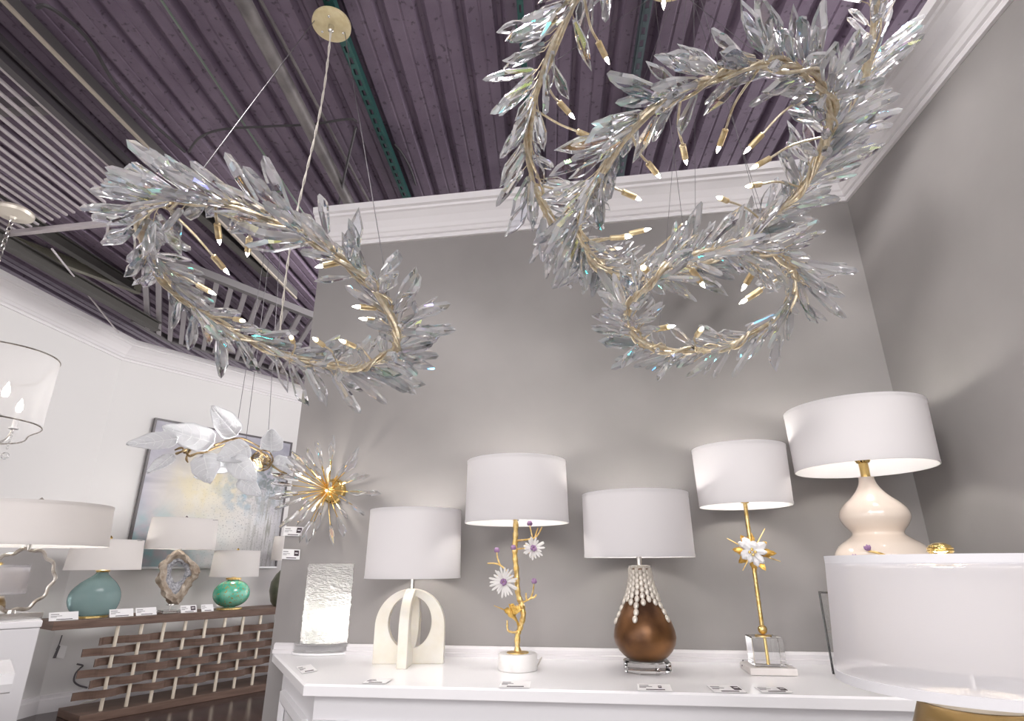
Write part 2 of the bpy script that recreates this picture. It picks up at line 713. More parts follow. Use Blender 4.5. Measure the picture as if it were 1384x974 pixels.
# beige edged light rail
rail_m = principled('beige_rail', (0.50, 0.44, 0.37), 0.4, 0.2)
rail_d = principled('grey_rail_web', (0.16, 0.15, 0.15), 0.5, 0.3)
a, b_ = run(18, 15, 214, 214, 2.93, 1.5, 1.6)
t = thing('light_rail', (a + b_) / 2, 'long rail with beige lower edge under the dark deck beside the slatted panel', 'rail')
d = (b_ - a).normalized()
s = V((0, 0, 1)).cross(d)
MM = Matrix((s, d, V((0, 0, 1)))).transposed()
mb = MB()
mb.box((a + b_) / 2, 0.016, (b_ - a).length, 0.012, MM, 0.003)
mb.build('lower_edge', rail_m, t)
mb = MB()
mb.box((a + b_) / 2 + V((0, 0, 0.035)) + s * 0.012, 0.030, (b_ - a).length, 0.05, MM)
mb.build('rail_body', rail_d, t)
# dark cables
def cable(pts, r, mat, label, cat='cable', name='cable'):
    mb = MB()
    mb.tube(spline(pts, 8), r, 6)
    return tag(mb.build(name, mat), label, cat)


wire_m = principled('dark_grey_wire', (0.06, 0.055, 0.06), 0.5)
zc = 2.94
cable([at(255, 205, Z=zc), at(270, 186, Z=zc), at(300, 175, Z=zc), at(360, 171, Z=zc), at(420, 168, Z=zc), at(470, 161, Z=zc), at(482, 164, Z=zc)], 0.006, wire_m, 'black cable drooping across the deck ribs behind the gold canopy cord')
cable([at(481, 172, Z=zc - 0.015), at(474, 200, Z=zc - 0.03), at(465, 240, Z=zc - 0.06), at(458, 275, Z=zc - 0.05)], 0.006, wire_m, 'black cable hanging down toward the grey wall crown beside the dull pipe')
cable([at(50, 10, Z=zc), at(62, 8, Z=zc), at(85, 22, Z=zc), at(120, 55, Z=zc), at(160, 120, Z=zc), at(205, 165, Z=zc), at(250, 205, Z=zc)], 0.008, wire_m, 'dark cable looping along the deck right of the beige edged rail')
zc = 3.0
cable([at(533, 195, Z=zc), at(542, 205, Z=zc), at(555, 228, Z=zc), at(562, 250, Z=zc)], 0.005, wire_m, 'short black cable on the deck right of the green slotted channel')

# slatted ceiling panel, upper left
slat_m = principled('light_grey_slat', (0.62, 0.57, 0.59), 0.5)
rail_k = principled('dark_rail', (0.075, 0.066, 0.075), 0.45, 0.3)
Zp = 2.86
A0 = at(-40, 41, Z=Zp)
Afar = at(186, 259, Z=Zp)
Bfar = at(20, 314, Z=Zp)
Bfar2 = Afar + (Bfar - Afar) * 1.7
t = thing('slatted_panel', (Afar + Bfar) / 2, 'ceiling panel of light grey parallel slats in the upper left corner', 'ceiling panel')
nsl = 40
step = 0.060
for i in range(nsl):
    e = Afar - RX * (step * i)
    # cut at far edge line
    fd = (Bfar - Afar).normalized()
    k = -(step * i) / fd.dot(RX) if abs(fd.dot(RX)) > 1e-6 else 0
    e = Afar + fd * abs(k)
    mb = MB()
    sM = Matrix((RX, RD, V((0, 0, 1)))).transposed()
    mb.box(e - RD * 1.25, 0.014, 2.5, 0.012, sM, 0.002)
    mb.build('slat', slat_m, t)
e = Afar + RX * 0.035
mb = MB()
mb.box(e - RD * 1.25 + V((0, 0, 0.01)), 0.035, 2.56, 0.05, sM)
mb.box(e - RD * 1.25 + RX * 0.045 + V((0, 0, 0.03)), 0.02, 2.56, 0.03, sM)
mb.build('side_rail', rail_k, t)
for q in (0.55, 1.25):
    mb = MB()
    mb.box(Afar - RD * q - RX * 1.0 + V((0, 0, 0.05)), 2.1, 0.05, 0.06, sM)
    mb.build('cross_bar', principled('cross_bar_grey', (0.20, 0.18, 0.19), 0.5), t)
a, b_ = at(15, 315, Z=Zp - 0.03), at(150, 301, Z=Zp - 0.03)
a2, b2 = a - (b_ - a) * 0.5, b_ + (b_ - a) * 0.35
mb = MB()
d = (b2 - a2).normalized()
mb.box((a2 + b2) / 2, (b2 - a2).length, 0.03, 0.028, Matrix((d, V((0, 0, 1)).cross(d), V((0, 0, 1)))).transposed(), 0.003)
mb.build('end_bar', slat_m, t)

# second grille beyond the wreath
Zg = 2.86
gv = ray(222, 733)
gv = V((gv.x, gv.y, 0)).normalized()
t = None
upper = [at(180, 345, Z=Zg), at(255, 361, Z=Zg), at(424, 427, Z=Zg), at(480, 449, Z=Zg)]
lower = [at(180, 431, Z=Zg), at(229, 459, Z=Zg), at(268, 469, Z=Zg), at(480, 531, Z=Zg)]
t = thing('ceiling_grille', (upper[1] + lower[1]) / 2, 'far ceiling grille of grey bars between two rails, seen through the single wreath', 'ceiling grille')


def cut(poly, p, d):
    """where the line p + d t crosses a ground-plan polyline"""
    for q0, q1 in zip(poly, poly[1:]):
        e_ = q1 - q0
        den = d.x * e_.y - d.y * e_.x
        if abs(den) < 1e-9:
            continue
        w_ = q0 - p
        u_ = (w_.x * d.y - w_.y * d.x) / -den if False else (d.x * (p.y - q0.y) - d.y * (p.x - q0.x)) / (d.x * e_.y - d.y * e_.x)
        if -0.0001 <= u_ <= 1.0001:
            return q0 + e_ * u_
    return None


gM = Matrix((V((gv.y, -gv.x, 0)), gv, V((0, 0, 1)))).transposed()
for xx in range(185, 480, 15):
    # bars start on the lower rail
    yy = 431 + (xx - 180) * 28 / 49 if xx < 229 else (459 + (xx - 229) * 10 / 39 if xx < 268 else 469 + (xx - 268) * 62 / 212)
    p0 = at(xx, yy, Z=Zg)
    p1 = cut(upper, p0, gv)
    if p1 is None:
        continue
    mb = MB()
    mb.box((p0 + p1) / 2, 0.034, (p1 - p0).length, 0.04, gM, 0.002)
    mb.build('bar', principled('grille_grey', (0.34, 0.315, 0.335), 0.5), t)
for nm, poly, r in (('upper_rail', upper, 0.022), ('lower_rail', lower, 0.014)):
    mb = MB()
    for q0, q1 in zip(poly, poly[1:]):
        d = (q1 - q0).normalized()
        mb.box((q0 + q1) / 2, (q1 - q0).length + 0.01, r * 2, 0.05, Matrix((d, V((0, 0, 1)).cross(d), V((0, 0, 1)))).transposed())
    mb.build(nm, principled('grille_rail', (0.13, 0.12, 0.125), 0.5), t)

# joists left, behind the slatted panel
joist_m = principled('olive_joist', (0.25, 0.24, 0.19), 0.5, 0.2)
joist_d = principled('dark_joist', (0.07, 0.065, 0.06), 0.5, 0.2)
for (q, mt, lab, w, jz) in (((0, 327, 170, 389), joist_m, 'olive steel joist sloping behind the white canopy toward the wreath', 0.045, 2.93),
                        ((52, 315, 172, 388), joist_d, 'dark joist under the deck between the end bar and the olive joist', 0.05, 2.93),
                        ((20, 340, 200, 440), joist_d, 'lowest dark beam just above the far white crown moulding', 0.06, 2.76),
                        ((296, 316, 350, 364), joist_d, 'dark joist seen through the middle of the single wreath', 0.05, 2.935)):
    a, b_ = run(*q, jz, 0.3, 0.1)
    d = (b_ - a).normalized()
    JM = Matrix((d, V((0, 0, 1)).cross(d), V((0, 0, 1)))).transposed()
    mb = MB()
    c = (a + b_) / 2
    mb.box(c, (b_ - a).length, w, 0.010, JM)
    mb.box(c + V((0, 0, 0.03)), (b_ - a).length, 0.012, 0.06, JM)
    mb.box(c + V((0, 0, 0.062)), (b_ - a).length, w, 0.010, JM)
    tag(mb.build('steel_joist', mt), lab, 'joist')
a, b_ = run(70, 336, 150, 437, 2.81, 0.0, 0.2)
cable([a, b_], 0.006, slat_m, 'thin pale rod crossing behind the olive joist at left', 'rod', 'tie_rod')


# ---------------------------------------------------------------- crystal wreath chandeliers
rng = random.Random(7)


def gem_mesh(k, w, tpos, tipw, skew, th, ridge=False):
    """flat cut crystal along +z, length 1: slim foot, shoulder, pointed tip; bevelled rim and a table on both faces"""
    out = [(-0.05 * w / 0.3, 0), (0.05 * w / 0.3, 0), (w / 2, tpos), (w / 2 * tipw, tpos + (1 - tpos) * 0.42), (skew * w / 2, 1.0),
           (-w / 2 * tipw * 0.92, tpos + (1 - tpos) * 0.35), (-w / 2 * 0.96, tpos - 0.06)]
    cx = 0.0
    czz = 0.52
    ins = [(cx + (x - cx) * 0.70, czz + (z - czz) * 0.84) for x, z in out]
    mb = MB()
    n = len(out)
    p = [V((x, 0, z)) for x, z in out] + [V((x, th / 2, z)) for x, z in ins] + [V((x, -th / 2, z)) for x, z in ins]
    f = []
    for i in range(n):
        j = (i + 1) % n
        f.append((i, j, n + j, n + i))
        f.append((j, i, 2 * n + i, 2 * n + j))
    if ridge:
        # three facets a side meeting at a ridge: fan about two raised points
        for sgn, o in ((1, n), (-1, 2 * n)):
            k = len(p)
            p += [V((0.01, sgn * th * 0.78, 0.62))]
            for i in range(n):
                j = (i + 1) % n
                f.append((o + i, o + j, k) if sgn > 0 else (o + j, o + i, k))
    else:
        f.append(tuple(range(n, 2 * n)))
        f.append(tuple(range(3 * n - 1, 2 * n - 1, -1)))
    mb.add(p, f)
    me = mb.mesh('cut_crystal_%d' % k, glass)
    me.materials.append(glass_rim)
    for q in me.polygons:
        q.material_index = 1 if len(q.vertices) == 4 and q.index % 3 != 0 else 0
    return me


GEMS = [gem_mesh(0, 0.28, 0.58, 0.72, 0.25, 0.15), gem_mesh(1, 0.26, 0.64, 0.75, -0.2, 0.13, True), gem_mesh(2, 0.31, 0.60, 0.66, 0.4, 0.15),
        gem_mesh(3, 0.23, 0.55, 0.70, 0.0, 0.13, True), gem_mesh(4, 0.29, 0.68, 0.80, -0.5, 0.15)]


class Crystals:
    """gathers crystals: the largest 100 become objects of their own, the rest one mesh"""

    def __init__(self):
        self.L = []

    def put(self, base, d, length, face, k=None):
        """crystal with its foot at base, pointing along d, broad side turned to face"""
        z = V(d).normalized()
        y = V(face) - z * V(face).dot(z)
        y = y.normalized() if y.length > 1e-3 else z.orthogonal().normalized()
        x = y.cross(z)
        M = Matrix((x, y, z)).transposed().to_4x4()
        M.translation = V(base)
        self.L.append((length, M @ Matrix.Scale(length, 4), rng.randrange(len(GEMS)) if k is None else k))

    def build(self, name, root, limit=100):
        def seen(q):
            p = q[1].translation
            s = (p - CAM).dot(FWD)
            ok = s > 0
            if ok:
                x, y = (p - CAM).dot(RT) / s * F, (p - CAM).dot(UP) / s * F
                ok = abs(x) < 720 and abs(y) < 510
            return (0 if ok else 1, s / q[0])
        self.L.sort(key=seen)
        for q, M, k in self.L[:limit]:
            o = bpy.data.objects.new(name, GEMS[k])
            COL.objects.link(o)
            o.parent = root
            o.matrix_local = Matrix.Translation(-root.location) @ M
        rest = self.L[limit:]
        if rest:
            mb = MB()
            for q, M, k in rest:
                mb.add([M @ vv.co for vv in GEMS[k].vertices], [tuple(pp.vertices) for pp in GEMS[k].polygons])
            o = mb.build(name + '_cluster', glass, root)
            o.data.materials.append(glass_rim)
            for q in o.data.polygons:
                q.material_index = 1 if len(q.vertices) == 4 and q.index % 3 != 0 else 0
            o['kind'] = 'stuff'


def candle(root, foot, mid, tip, r=0.0062, parent=None):
    """a small lamp on a bent arm: arm, socket, glowing flame bulb"""
    foot, mid, tip = V(foot), V(mid), V(tip)
    d = (tip - mid).normalized()
    s0 = tip - d * 0.062
    s1 = tip - d * 0.020
    mb = MB()
    mb.tube(spline([foot, mid, s0 - d * 0.005, s0], 6), [r * 0.55] * 18 + [r * 0.6], 7)
    arm = mb.build('lamp_arm', champagne, root)
    mb = MB()
    mb.tube([s0 - d * 0.002, s0, s1, s1 + d * 0.001], [r * 0.9, r * 1.35, r * 1.35, r * 0.9], 12)
    mb.build('socket', socket_gold, arm)
    mb = MB()
    R_ = frame3(d)
    mb.lathe([(r * 0.55, 0), (r * 0.85, 0.006), (r * 0.75, 0.012), (r * 0.3, 0.019), (0.0002, 0.023)], s1, 12, M=R_)
    mb.build('bulb', bulb_glow, arm)


def ring_frame(c, n):
    u = n.cross(V((1, 0, 0))).normalized()
    w = n.cross(u)
    return u, w


def ring_pt(c, n, r, a):
    u, w = ring_frame(c, n)
    return c + (u * math.cos(a) + w * math.sin(a)) * r


def ring_angle(c, n, p):
    u, w = ring_frame(c, n)
    q = p - c
    return math.atan2(q.dot(w), q.dot(u))


def wreath(root, c, n, r, flow, count, Lmin, Lmax, tips, cry, stem=0.0085, name='branch_ring', drop=0.02, seed=1):
    """one ring: three twining stems, wire twigs, crystals lying along the flow like laurel leaves, candle lamps inside"""
    R_ = random.Random(seed)
    u, w = ring_frame(c, n)

    def P(a, dr=0.0, dz=0.0):
        return c + (u * math.cos(a) + w * math.sin(a)) * (r + dr) + n * dz

    def T(a):
        return (-u * math.sin(a) + w * math.cos(a)) * flow

    def O(a):
        return u * math.cos(a) + w * math.sin(a)
    ring = None
    for q, (rr, amp, turns, ph) in enumerate(((stem, 0.004, 5, 0.3), (stem * 0.72, 0.013, 7, 2.1), (stem * 0.5, 0.017, 9, 4.4))):
        K = 120
        mb = MB()
        mb.tube([P(2 * PI * i / K, amp * math.cos(turns * 2 * PI * i / K + ph), amp * math.sin(turns * 2 * PI * i / K + ph)) for i in range(K)],
                [rr * (1 + 0.25 * math.sin(3 * 2 * PI * i / K + ph) + 0.12 * math.sin(17 * 2 * PI * i / K)) for i in range(K)], 9, closed=True)
        o = mb.build(name if q == 0 else 'twining_stem', champagne, root if q == 0 else ring)
        if q == 0:
            ring = o
    tw = MB()
    for i in range(count):
        a = 2 * PI * (i + R_.random() * 0.8) / count
        t, o = T(a), O(a)
        # around the tube: outward, inward, above, below
        phi = R_.choice((0, 0, 1.0, -1.0, 2.2, -2.2, PI, 0.5, -0.5, 2.7)) + R_.uniform(-0.35, 0.35)
        side = o * math.cos(phi) + n * math.sin(phi) * 0.8
        lean = R_.uniform(0.40, 1.05)
        d = (t * math.cos(lean) + side * math.sin(lean)).normalized()
        d = (d + V((R_.gauss(0, 0.10), R_.gauss(0, 0.10), R_.gauss(0, 0.10)))).normalized()
        L_ = R_.uniform(Lmin, Lmax) * (0.85 if math.cos(phi) < -0.3 else 1.0)
        foot = P(a, 0.006 * math.cos(phi), 0.006 * math.sin(phi))
        tl = R_.uniform(0.012, 0.038)
        b0 = foot + d * tl
        tw.tube([foot - t * 0.015, foot + d * tl * 0.4, b0 + d * 0.006], 0.0013, 5)
        rad = n * 1.0 - V((0, 1, 0)) * 0.5 * R_.random() + V((R_.gauss(0, 0.45), R_.gauss(0, 0.45), R_.gauss(0, 0.45)))
        cry.put(b0, d, L_, rad)
    tw.build('wire_twigs', champagne, ring)
    for px, py in tips:
        # lamp tips hang a little under the ring plane
        tip = at(px, py, plane=(c - n * drop, n))
        a = ring_angle(c, n, tip) - flow * 0.20
        foot = P(a)
        mid = foot + (tip - foot) * 0.42 + n * 0.012 + T(a) * 0.01
        candle(root, foot, mid, tip)
    return ring


# single wreath, left
n1 = V((0.238, 0.19, 0.952)).normalized()
c1 = CAM + V((-0.383, 0.829, 0.408)) * 1.83
r1 = 0.205 * 1.83
single = thing('wreath_chandelier', c1, 'single ring crystal wreath chandelier hanging left under a round gold canopy', 'chandelier')
# flow: the near (upper) side runs to the left in the picture
cry = Crystals()
wreath(single, c1, n1, r1, -1, 215, 0.10, 0.172,
       [(334, 346), (309, 370), (291, 398), (331, 434), (393, 454), (423, 456), (459, 459), (477, 414), (427, 361), (297, 330), (486, 430)], cry, stem=0.0085, seed=3)
cry.build('crystal', single)
can = at(448, 36, Z=2.915)
mb = MB()
mb.lathe([(0.001, can.z + 0.022), (0.068, can.z + 0.022), (0.071, can.z + 0.016), (0.071, can.z + 0.002), (0.067, can.z), (0.001, can.z)], can, 40)
canopy_gold = noisy('pale_gold_canopy', (0.80, 0.67, 0.38), (0.90, 0.78, 0.50), scale=40, rough=0.45, metal=0.25)
cp = mb.build('canopy', canopy_gold, single)
mb = MB()
mb.lathe([(0.001, can.z + 0.002), (0.011, can.z + 0.002), (0.010, can.z - 0.022), (0.006, can.z - 0.027), (0.001, can.z - 0.027)], can, 16)
for k in range(3):
    a = 0.6 + k * 2.1
    mb.ball(can + V((0.045 * math.cos(a), 0.045 * math.sin(a), -0.002)), 0.005, 6)
mb.build('canopy_fitting', nickel, cp)
cord_end = ring_pt(c1, n1, r1, ring_angle(c1, n1, at(372, 445, plane=(c1, n1))))
for k in (0, 1):
    pts = []
    for i in range(40):
        q = i / 39
        p = (can + V((0, 0, -0.025))).lerp(cord_end, q)
        a = q * 60 + k * PI
        pts.append(p + V((math.cos(a), math.sin(a), 0)) * 0.003 + V((0.012 * math.sin(q * 7), 0, 0.0)))
    mb = MB()
    mb.tube(pts, 0.0022, 6)
    mb.build('power_cord', steel_pale, single)
for (px, py), (qx, qy) in (((425, 28), (248, 275)), ((466, 44), (527, 425))):
    e = ring_pt(c1, n1, r1, ring_angle(c1, n1, at(qx, qy, plane=(c1, n1))))
    s_ = at(px, py, Z=2.916)
    mb = MB()
    mb.tube([s_, e], 0.0015, 5)
    mb.build('support_cable', steel_dark, single)

# triple ring chandelier, right
DH = 1.5
rings = []
for cd, nn, rr, Dk in (((0.33, 0.853, 0.403), (-0.048, 0.242, 0.969), 0.134, 0.9146), ((0.307, 0.765, 0.566), (-0.282, 0.188, 0.941), 0.207, 0.8243), ((0.297, 0.699, 0.65), (-0.259, 0.432, 0.864), 0.279, 0.7595)):
    D_ = DH / Dk
    rings.append((CAM + V(cd) * D_, V(nn).normalized(), rr * D_))
ax = rings[1][0]
triple = thing('triple_ring_chandelier', V((ax.x, ax.y, rings[1][0].z)), 'large crystal chandelier of three tilted rings hanging before the grey corner', 'chandelier')
cry = Crystals()
TIPS = [[(950, 442), (912, 440), (1000, 410), (952, 388), (1003, 392), (867, 360)],
        [(892, 240), (928, 222), (969, 206), (1006, 207), (1015, 228), (1008, 252), (969, 266), (930, 299), (879, 309), (866, 270), (853, 320)],
        [(776, 160), (823, 86), (897, 12), (806, 188), (790, 262), (840, 335), (975, 318), (1010, -40), (1100, -60), (1170, 60)]]
for q, (c, n, r) in enumerate(rings):
    wreath(triple, c, n, r, (1, -1, -1)[q], (165, 265, 290)[q], (0.07, 0.085, 0.085)[q], (0.13, 0.165, 0.16)[q], TIPS[q], cry, stem=(0.0062, 0.0082, 0.0078)[q], seed=11 + q)
cry.build('crystal', triple)
cz = V((ax.x, ax.y, 2.93))
mb = MB()
mb.lathe([(0.001, 2.955), (0.105, 2.955), (0.11, 2.945), (0.11, 2.925), (0.105, 2.92), (0.001, 2.92)], cz, 40)
mb.build('canopy', canopy_gold, triple)
for q, (c, n, r) in enumerate(rings):
    for k in range(3):
        a = 0.5 + q * 0.7 + k * 2 * PI / 3
        e = ring_pt(c, n, r, a)
        mb = MB()
        mb.tube([cz + V((math.cos(a) * 0.07, math.sin(a) * 0.07, -0.008)), e], 0.0008, 5)
        mb.build('support_cable', steel_dark, triple)


# ---------------------------------------------------------------- the white counter
A_ = at(367, 870, Z=CZ)
cbl = wall_end + WD * 0.012
cbl.z = CZ
cfl = at(411, 924, Z=CZ)
cfr = at(1234, 943, Z=CZ)
fd = (cfr - cfl).normalized()
# the front edge runs on to the right wall
kk = (corner - cfl).dot(RN) / fd.dot(RN)
cfr2 = cfl + fd * (kk - 0.004)
cbr = corner - WD * 0.004 + V((0, 0, CZ))
counter = thing('display_counter', V((0.3, 1.9, 0)), 'long white display counter under the lamps along the grey wall', 'counter')
wall_gap = -WN * 0.003
poly = [cbl + wall_gap, cfl, cfr2, cbr + wall_gap]


def inset(poly, dist):
    out = []
    n = len(poly)
    for i in range(n):
        p0, p1, p2 = poly[i - 1], poly[i], poly[(i + 1) % n]
        d1, d2 = (p1 - p0).normalized(), (p2 - p1).normalized()
        n1_, n2_ = V((-d1.y, d1.x, 0)), V((-d2.y, d2.x, 0))
        b_ = (n1_ + n2_).normalized()
        out.append(p1 + b_ * dist / max(0.3, b_.dot(n1_)))
    return out


mb = MB()
top_in = inset(poly, 0.006)
n_ = 4
vs_ = [V((q.x, q.y, CZ - 0.028)) for q in poly] + [V((q.x, q.y, CZ - 0.005)) for q in poly] + [V((q.x, q.y, CZ)) for q in top_in]
fs = [(3, 2, 1, 0), (8, 9, 10, 11)]
for i in range(4):
    j = (i + 1) % 4
    fs += [(i, j, 4 + j, 4 + i), (4 + i, 4 + j, 8 + j, 8 + i)]
mb.add(vs_, fs)
mb.build('counter_top', top_white, counter)
body = inset(poly, 0.035)
mb = MB()
mb.prism([(q.x, q.y) for q in body], 0.0, CZ - 0.028)
mb.build('cabinet_body', cab_white, counter)
# raised panels: end side and front
PAN = [(0, 0), (0.016, 0), (0.016, 0.02), (0.010, 0.032), (0.003, 0.042), (0, 0.042)]


def panel_frame(a, b_, n, z0, z1, w=0.05):
    """moulded frame on an upright face from a to b_"""
    mb = MB()
    d = (b_ - a).normalized()
    Mx = Matrix((d, V((0, 0, 1)), n)).transposed()
    Lx = (b_ - a).length
    o_ = V((a.x, a.y, 0))
    outer = [(0, z0), (Lx, z0), (Lx, z1), (0, z1)]
    lv = [(0, 0), (0.004, 0.015), (w * 0.55, 0.017), (w * 0.8, 0.010), (w, 0.002)]
    rings_ = []
    vs_, fs = [], []
    for ins, h in lv:
        for sx_, z in ((ins, z0 + ins), (Lx - ins, z0 + ins), (Lx - ins, z1 - ins), (ins, z1 - ins)):
            vs_.append(o_ + d * sx_ + V((0, 0, z)) + n * h)
    for k in range(len(lv) - 1):
        for i in range(4):
            j = (i + 1) % 4
            fs.append((k * 4 + i, k * 4 + j, k * 4 + 4 + j, k * 4 + 4 + i))
    mb.add(vs_, fs)
    return mb


sd = (body[1] - body[0]).normalized()
sn = V((sd.y, -sd.x, 0))
if sn.dot(V((-1, 0, 0))) < 0:
    sn = -sn
panel_frame(body[0] + sd * 0.07, body[1] - sd * 0.06, sn, 0.1, CZ - 0.10).build('side_panel', cab_white, counter)
fdn = V((fd.y, -fd.x, 0))
Lf = (body[2] - body[1]).length
bandw = 0.045
mb = MB()
pz = [body[1] + fd * 0.004, body[1] + fd * (Lf - 0.01)]
q = [pz[0], pz[1], pz[1] + fdn * 0.012, pz[0] + fdn * 0.012]
mb.prism([(p.x, p.y) for p in q], 0.0, CZ - 0.028 - 0.062)
mb.build('front_panel', cab_white, counter)
for k in range(3):
    a = pz[0] + fd * (0.18 + k * Lf / 3) + fdn * 0.012
    panel_frame(a, a + fd * (Lf / 3 - 0.2), fdn, 0.08, CZ - 0.165).build('panel_moulding', cab_white, counter)


# ---------------------------------------------------------------- lamp makers
def shade(root, B, yt, ht, yb, hb, mat=shade_white, name='lamp_shade', finial=None, n=72, sx=1.0, sy=1.0, rot=0.0, trim=True):
    """open drum: picture rows and half widths of its two rims give its real size at B"""
    zt, zb = zy(B, yt), zy(B, yb)
    rt_, rb = msz(B, zt, ht), msz(B, zb, hb)
    th = 0.0022
    mb = MB()
    mb.lathe([(rt_, zt), (rb, zb), (rb - th, zb), (rt_ - th, zt), (rt_, zt)], B, n, sx=sx, sy=sy, rot=rot, caps=False)
    s_ = mb.build(name, mat, root)
    if trim:
        for r_, z_, up_ in ((rt_, zt, -1), (rb, zb, 1)):
            e = 0.0007
            h = 0.009 * up_
            r2 = r_ + (rb - rt_) * (0.009 / (zt - zb)) * (1 if up_ < 0 else -1)
            mb = MB()
            mb.lathe([(r_ + e, z_), (r2 + e, z_ + h), (r2 + e * 0.2, z_ + h), (r_ + e * 0.2, z_), (r_ + e, z_)], B, n, sx=sx, sy=sy, rot=rot, caps=False)
            mb.build('rim_tape', mat, s_)
    mb = MB()
    for k in range(3):
        a = 0.4 + k * 2 * PI / 3
        mb.tube([V((B.x, B.y, zt - 0.012)), V((B.x + math.cos(a) * rt_ * 0.98 * sx, B.y + math.sin(a) * rt_ * 0.98 * sy, zt - 0.006))], 0.0016, 6)
    mb.lathe([(0.012, zt - 0.015), (0.012, zt - 0.010)], B, 16)
    mb.build('shade_spider', nickel, s_)
    return s_, zt, zb, rt_, rb


def finial(root, B, zt, mat, kind='ball', r=0.009):
    mb = MB()
    if kind == 'ball':
        mb.lathe([(0.004, zt - 0.012), (0.004, zt + 0.002), (r * 0.7, zt + 0.003), (r, zt + 0.006 + r * 0.5), (r * 0.75, zt + r * 1.3), (0.0003, zt + 0.004 + r * 1.7)], B, 16)
    mb.build('finial', mat, root)


def rod(root, B, z0, z1, r, mat, name='neck'):
    mb = MB()
    mb.lathe([(r, z0), (r, z1)], B, 20)
    return mb.build(name, mat, root)


def lampsocket(root, B, zb, zt, z0):
    """stem, socket and glass bulb inside the shade"""
    mb = MB()
    zm = zb + (zt - zb) * 0.30
    mb.lathe([(0.006, z0), (0.006, zm - 0.03), (0.016, zm - 0.03), (0.016, zm + 0.015), (0.012, zm + 0.02)], B, 16)
    s_ = mb.build('socket', nickel, root)
    mb = MB()
    mb.lathe([(0.012, zm + 0.018), (0.014, zm + 0.03), (0.027, zm + 0.062), (0.027, zm + 0.078), (0.015, zm + 0.098), (0.0005, zm + 0.104)], B, 20)
    mb.build('bulb', emitter('lit_shade_bulb', (1.0, 0.95, 0.89), 50.0), s_)
    mb = MB()
    mb.tube([V((B.x, B.y, zm + 0.10)), V((B.x, B.y, zt - 0.008))], 0.0015, 6)
    mb.build('harp', nickel, s_)


def lit(root, B, z, power, r=0.03, color=(1, 0.93, 0.84)):
    d = bpy.data.lights.new('lamp_light', 'POINT')
    d.energy = power
    d.shadow_soft_size = r
    d.color = color
    o = bpy.data.objects.new('lamp_light', d)
    COL.objects.link(o)
    o.parent = root
    o.location = V((B.x, B.y, z)) - root.location


def cordline(root, pts, mat=steel_pale, r=0.0025):
    mb = MB()
    mb.tube(spline(pts, 8), r, 6)
    mb.build('power_cord', mat, root)


def on_top(px, py):
    return at(px, py, Z=CZ)


# ---- 1 textured glass cylinder lamp
B = on_top(440, 882)
t = thing('glass_column_lamp', B, 'glowing textured glass column lamp on an oval clear base at counter end', 'table lamp')
vd = (V((B.x, B.y, 0))).normalized()
ra = math.atan2(WD.y, WD.x) + 0.25
hw = msz(B, CZ, 42)
mb = MB()
mb.lathe([(hw, CZ + 0.001), (hw, CZ + 0.006), (hw * 0.985, CZ + 0.008)], B, 64, sx=1.06, sy=0.72, rot=ra)
mb.build('foot_plate', top_white, t)
z1 = CZ + 0.036
mb = MB()
mb.lathe([(hw * 0.95, CZ + 0.0085), (hw * 0.97, CZ + 0.011), (hw * 0.97, z1 - 0.003), (hw * 0.94, z1)], B, 64, sx=1.04, sy=0.70, rot=ra)
mb.build('clear_base', acrylic, t)
zt = zy(B, 762)
ice = cloth('spun_glass', (0.95, 0.95, 0.93), 0.7, 0.0)
nt = ice.node_tree
N, L = nt.nodes, nt.links
gl = N.new('ShaderNodeBsdfGlass')
gl.inputs['Roughness'].default_value = 0.3
gl.inputs['IOR'].default_value = 1.4
mx = N.new('ShaderNodeMixShader')
mx.inputs[0].default_value = 0.12
out = N['Material Output'] if 'Material Output' in N else [q for q in N if q.type == 'OUTPUT_MATERIAL'][0]
src = out.inputs[0].links[0].from_socket
L.new(src, mx.inputs[1])
L.new(gl.outputs[0], mx.inputs[2])
L.new(mx.outputs[0], out.inputs[0])
tc = N.new('ShaderNodeTexCoord')
mp = N.new('ShaderNodeMapping')
mp.inputs['Scale'].default_value = (1, 1, 3.2)
nz = N.new('ShaderNodeTexNoise')
nz.inputs['Scale'].default_value = 120
nz.inputs['Distortion'].default_value = 1.5
bp = N.new('ShaderNodeBump')
bp.inputs['Strength'].default_value = 0.55
bp.inputs['Distance'].default_value = 0.006
L.new(tc.outputs['Object'], mp.inputs[0])
L.new(mp.outputs[0], nz.inputs['Vector'])
L.new(nz.outputs[0], bp.inputs['Height'])
for q in N:
    if q.type in ('BSDF_DIFFUSE', 'BSDF_TRANSLUCENT', 'BSDF_GLASS'):
        L.new(bp.outputs[0], q.inputs['Normal'])
rw = msz(B, (z1 + zt) / 2, 33)
mb = MB()
K, J = 220, 160
vs_, fs = [], []
for i in range(K + 1):
    z = z1 + 0.001 + (zt - z1) * i / K
    for j in range(J):
        a = 2 * PI * j / J
        d_ = 0.0030 * noise.noise(V((math.cos(a) * 4, math.sin(a) * 4, z * 60))) + 0.0028 * (1 - 2 * abs(noise.noise(V((math.cos(a) * 7 + z * 12, math.sin(a) * 7, z * 170)))))
        x, y = (rw + d_) * math.cos(a) * 1.0, (rw + d_) * math.sin(a) * 0.8
        x, y = x * math.cos(ra) - y * math.sin(ra), x * math.sin(ra) + y * math.cos(ra)
        vs_.append(V((B.x + x, B.y + y, z)))
for i in range(K):
    for j in range(J):
        j2 = (j + 1) % J
        fs.append((i * J + j, i * J + j2, (i + 1) * J + j2, (i + 1) * J + j))
mb.add(vs_, fs, True)
col_ = mb.build('glass_column', ice, t)
zl = z1 + (zt - z1) * 0.30
mb = MB()
